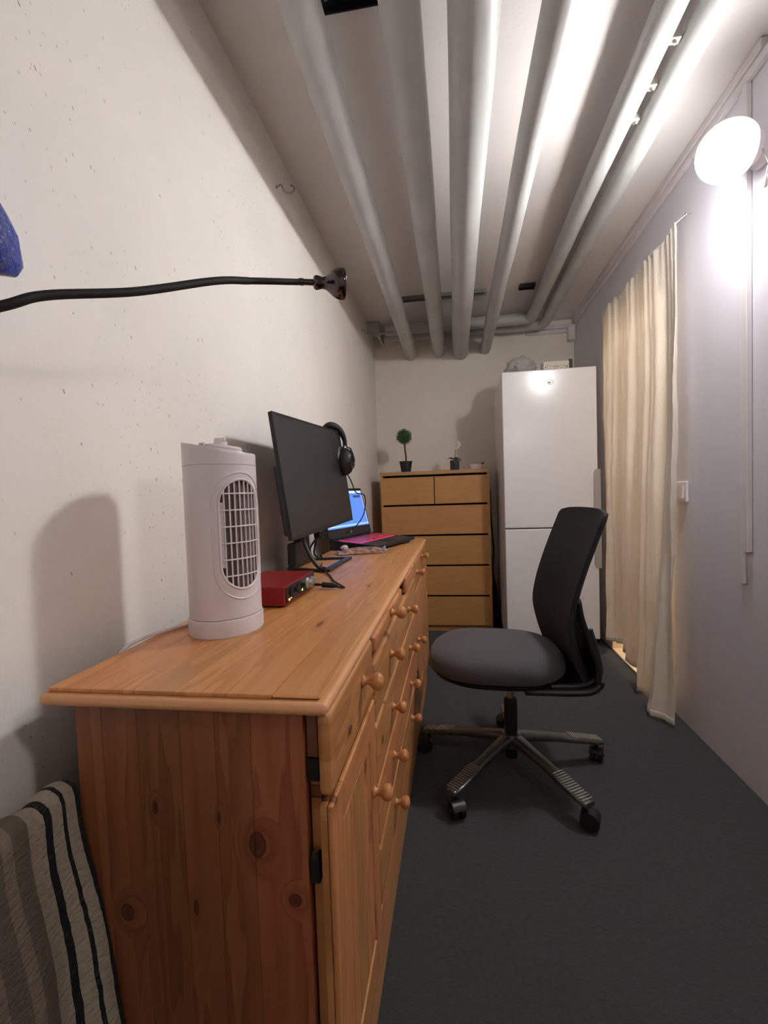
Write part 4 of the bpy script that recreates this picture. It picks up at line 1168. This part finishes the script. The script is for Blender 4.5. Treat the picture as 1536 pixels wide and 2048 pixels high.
for a in angs:
    arm(a)
    d = V(cos(a), sin(a), 0); p = V(hx, hy, 0)+d*(RT-.022)
    sa = a+{0: .9, 1: 2.2, 2: .5, 3: 1.1, 4: .6}[angs.index(a)]
    cdx = V(cos(sa), sin(sa), 0); ax = V(-sin(sa), cos(sa), 0)
    w0 = p+cdx*.016+V(0, 0, .0285)
    bm = NB()
    lathe(bm, [(.006, -.028), (.006, .028)], w0, ax, 10)
    lathe(bm, [(.008, 0), (.008, .030)], (p.x, p.y, .052), n=10)
    pts = [w0+cdx*(.031*cos(q))+V(0, 0, .031*sin(q)) for q in [radians(20+15*i) for i in range(10)]]
    prism(bm, [q-ax*.022 for q in pts]+[w0-ax*.022], ax*.044)
    cs_ = obj('castor', bm, M['black_plastic'], ch_, 40)
    for s in (-1, 1):
        bm = NB(); lathe(bm, [(.020, 0), (.0265, .002), (.0285, .006), (.0285, .014), (.025, .018), (.010, .0185), (0, .0165)], w0+ax*(s*.004), ax*s, 28); obj('wheel', bm, M['black_matte'], cs_, 40)

# ================================================================= GOOSENECK LAMP
gl = thing('gooseneck_lamp', 'black flexible gooseneck lamp, switched off, reaching in from the left wall', 'lamp', (-.60, .40, 1.23))
bm = NB(); tube(bm, bez([(-.632, .36, 1.205), (-.585, .40, 1.228), (-.498, .465, 1.272), (-.470, .50, 1.296), (-.415, .585, 1.330), (-.354, .689, 1.383), (-.323, .747, 1.405), (-.293, .780, 1.4155), (-.2625, .8215, 1.4292)], 10), [.0058]*60+[.0054]*20+[.0048], 14)
obj('neck', bm, M['black_matte'], gl, 60)
hd0 = V(-.262, .822, 1.430); hdir = (V(-.186, .848, 1.4295)-hd0).normalized()
bm = NB(); lathe(bm, [(.0048, -.004), (.0062, .0), (.0062, .006), (.0052, .007), (.0055, .024)], hd0, hdir, 20); obj('collar', bm, M['lamp_head'], gl, 40)
hb = hd0+hdir*.023
bm = NB(); lathe(bm, [(.0055, 0), (.0105, .0012), (.0124, .005), (.0118, .010), (.0102, .015), (.0100, .0185), (.0118, .0235), (.0165, .0295), (.0216, .0355), (.0252, .0415), (.0270, .0475), (.0274, .0525), (.0262, .0565), (.0240, .0575), (.0218, .053), (0, .051)], hb, hdir, 40); obj('head', bm, M['lamp_head'], gl, 50)
M['lens'] = plain('frosted lens', (150, 146, 138), .2)
bm = NB(); lathe(bm, [(.0210, .0505), (.0210, .0545), (.012, .0565), (0, .057)], hb, hdir, 32); obj('lens', bm, M['lens'], gl, 60)
bm = NB(); lathe(bm, [(.04, 0), (.04, .010), (.034, .016), (0, .017)], (XL+.001, .352, 1.20), (1, 0, 0), 32); obj('wall_plate', bm, M['black_plastic'], gl, 40)

# ================================================================= BLUE BAG
t = NT('glossy blue plastic')
t.l(t.ramp(t.noise(t.obj(), 9, 4), [(.3, rgba((20, 36, 116))), (.7, rgba((44, 72, 178)))]), t.b.inputs['Base Color'])
t.b.inputs['Roughness'].default_value = .22
t.bump(t.noise(t.obj(), 46, 4, .65), .8, .012)
M['blue_bag'] = t.m
bb = thing('blue_plastic_bag', 'glossy blue plastic bag hanging on the left wall at the edge of the photo', 'bag', (-.60, .50, 1.36))
bm = NB()
bprof = [(1.352, .70), (1.358, .90), (1.375, 1.0), (1.41, .97), (1.44, .82), (1.465, .62), (1.483, .44), (1.497, .36), (1.508, .40), (1.520, .62), (1.532, .74), (1.543, .66), (1.556, .38), (1.57, .16)]
BBX, BBY = -.588, .476
def bagp(u, v):
    i = v*(len(bprof)-1); k = min(len(bprof)-2, int(i)); f_ = i-k
    z_ = bprof[k][0]*(1-f_)+bprof[k+1][0]*f_; r_ = bprof[k][1]*(1-f_)+bprof[k+1][1]*f_
    th = 2*pi*u
    kk = 1+.10*mnoise.noise(V(cos(th)*2, sin(th)*2, z_*14))+.05*sin(th*9+z_*20)
    return V(BBX+.043*r_*kk*cos(th), BBY+.098*r_*kk*sin(th), z_)
g_ = grid(bm, bagp, 64, 60, True)
bm.faces.new([r_[0] for r_ in g_]); bm.faces.new([r_[-1] for r_ in g_])
obj('bag_body', bm, M['blue_bag'], bb, 60)
bm = NB(); lathe(bm, [(.004, 0), (.004, .05), (.009, .052), (.009, .055)], (XL+.001, BBY, 1.574), (1, 0, 0), 12); obj('peg', bm, M['steel'], bb, 40)

# ================================================================= STRIPED RAG RUG
t = NT('striped rag weave')
uv = t.n('ShaderNodeUVMap').outputs[0]; sp4 = t.n('ShaderNodeSeparateXYZ'); t.l(uv, sp4.inputs[0])
U, Vv = sp4.outputs[0], sp4.outputs[1]
wob = t.math('MULTIPLY_ADD', t.noise(t.scaled(uv, (3, 26, 1)), 1, 2), .006, -.003)
Uw = t.math('ADD', U, wob)
stops_old = [(0, (150,138,122)), (.20, (150,138,122)), (.21, (110,101,90)), (.36, (116,106,92)), (.37, (164,148,136)), (.47, (164,148,136)), (.48, (118,108,94)), (.600, (118,108,94)),
         (.605, (176,164,150)), (.690, (176,164,150)), (.695, (26,28,38)), (.745, (26,28,38)), (.750, (172,158,144)), (.820, (172,158,144)), (.824, (24,26,34)), (.862, (24,26,34)), (.866, (168,154,138)), (.918, (168,154,138)), (.922, (22,24,32)), (.95, (22,24,32)), (.954, (160,146,136)), (1, (150,138,128))]
def yy(v): return (v+.10)/.666
CR, TA, NV, DB = (174, 164, 148), (116, 106, 92), (18, 20, 28), (146, 132, 118)
bands = [(-.1, TA), (.08, DB), (.14, TA), (.19, CR), (.24, TA), (.31, DB), (.36, TA), (.405, DB), (.432, TA), (.452, DB), (.466, TA), (.487, CR), (.511, NV), (.521, CR), (.536, NV), (.5425, CR), (.556, NV)]
col = t.ramp(Uw, [(max(0, yy(p)), rgba(c)) for p, c in bands], 'CONSTANT')
wv1 = t.noise(t.scaled(uv, (60, 130, 1)), 1, 3)
col = t.mix(t.math('MULTIPLY', wv1, .6), col, t.mix(1.0, col, (.55, .52, .5, 1), 'MULTIPLY'))
flk = t.math('MULTIPLY', t.math('GREATER_THAN', wv1, .62), .10)
col = t.mix(flk, col, rgba((150, 142, 130)))
t.l(col, t.b.inputs['Base Color']); t.b.inputs['Roughness'].default_value = .95
t.bump(wv1, .9, .008)
M['rag'] = t.m
rg = thing('rag_rug', 'striped cream and navy rag rug draped in the corner left of the sideboard', 'rug', (-.55, .35, 0))
def rug_pt(u, v):
    # u: -.10 .. .566 along the wall; v: back flap, over the board, then down to the floor
    y = -.10+u*.666
    zt = .655+.004*sin(u*60)
    if v < .10: x = -.569; z_ = zt-.13*(1-v/.10)
    elif v < .18:
        f_ = (v-.10)/.08
        x = -.569+.038*f_; z_ = zt+.007*sin(pi*f_)
    else:
        f_ = (v-.18)/.82
        bul = .012*sin(pi*min(1, f_*2.5)*.5)+.085*f_**1.5
        fo = .006*sin(y*70+1.5*f_)*min(1, f_*3)+.014*sin(y*22+2.6*f_)*f_
        x = -.531+bul+fo
        z_ = zt-f_*(zt-.006)
    y += .003*sin(v*19)
    return V(x, min(y, .566), z_)
bm = NB(); gv = grid(bm, rug_pt, 120, 80)
uvl = bm.loops.layers.uv.new('UVMap')
idx = {}
for i, row in enumerate(gv):
    for j, v in enumerate(row): idx[v] = (i/120, j/80)
for f_ in bm.faces:
    for lo in f_.loops: lo[uvl].uv = idx[lo.vert]
r1 = obj('rug_cloth', bm, M['rag'], rg, 180); solid(r1, .006, 0)
bm = NB(); box(bm, -.566, -.542, -.095, .560, 0, .640, .003)
tag(obj('wooden_board', bm, M['oak_side'], loc=(-.554, .23, 0)), 'upright wooden board hidden under the striped rag rug', 'board')
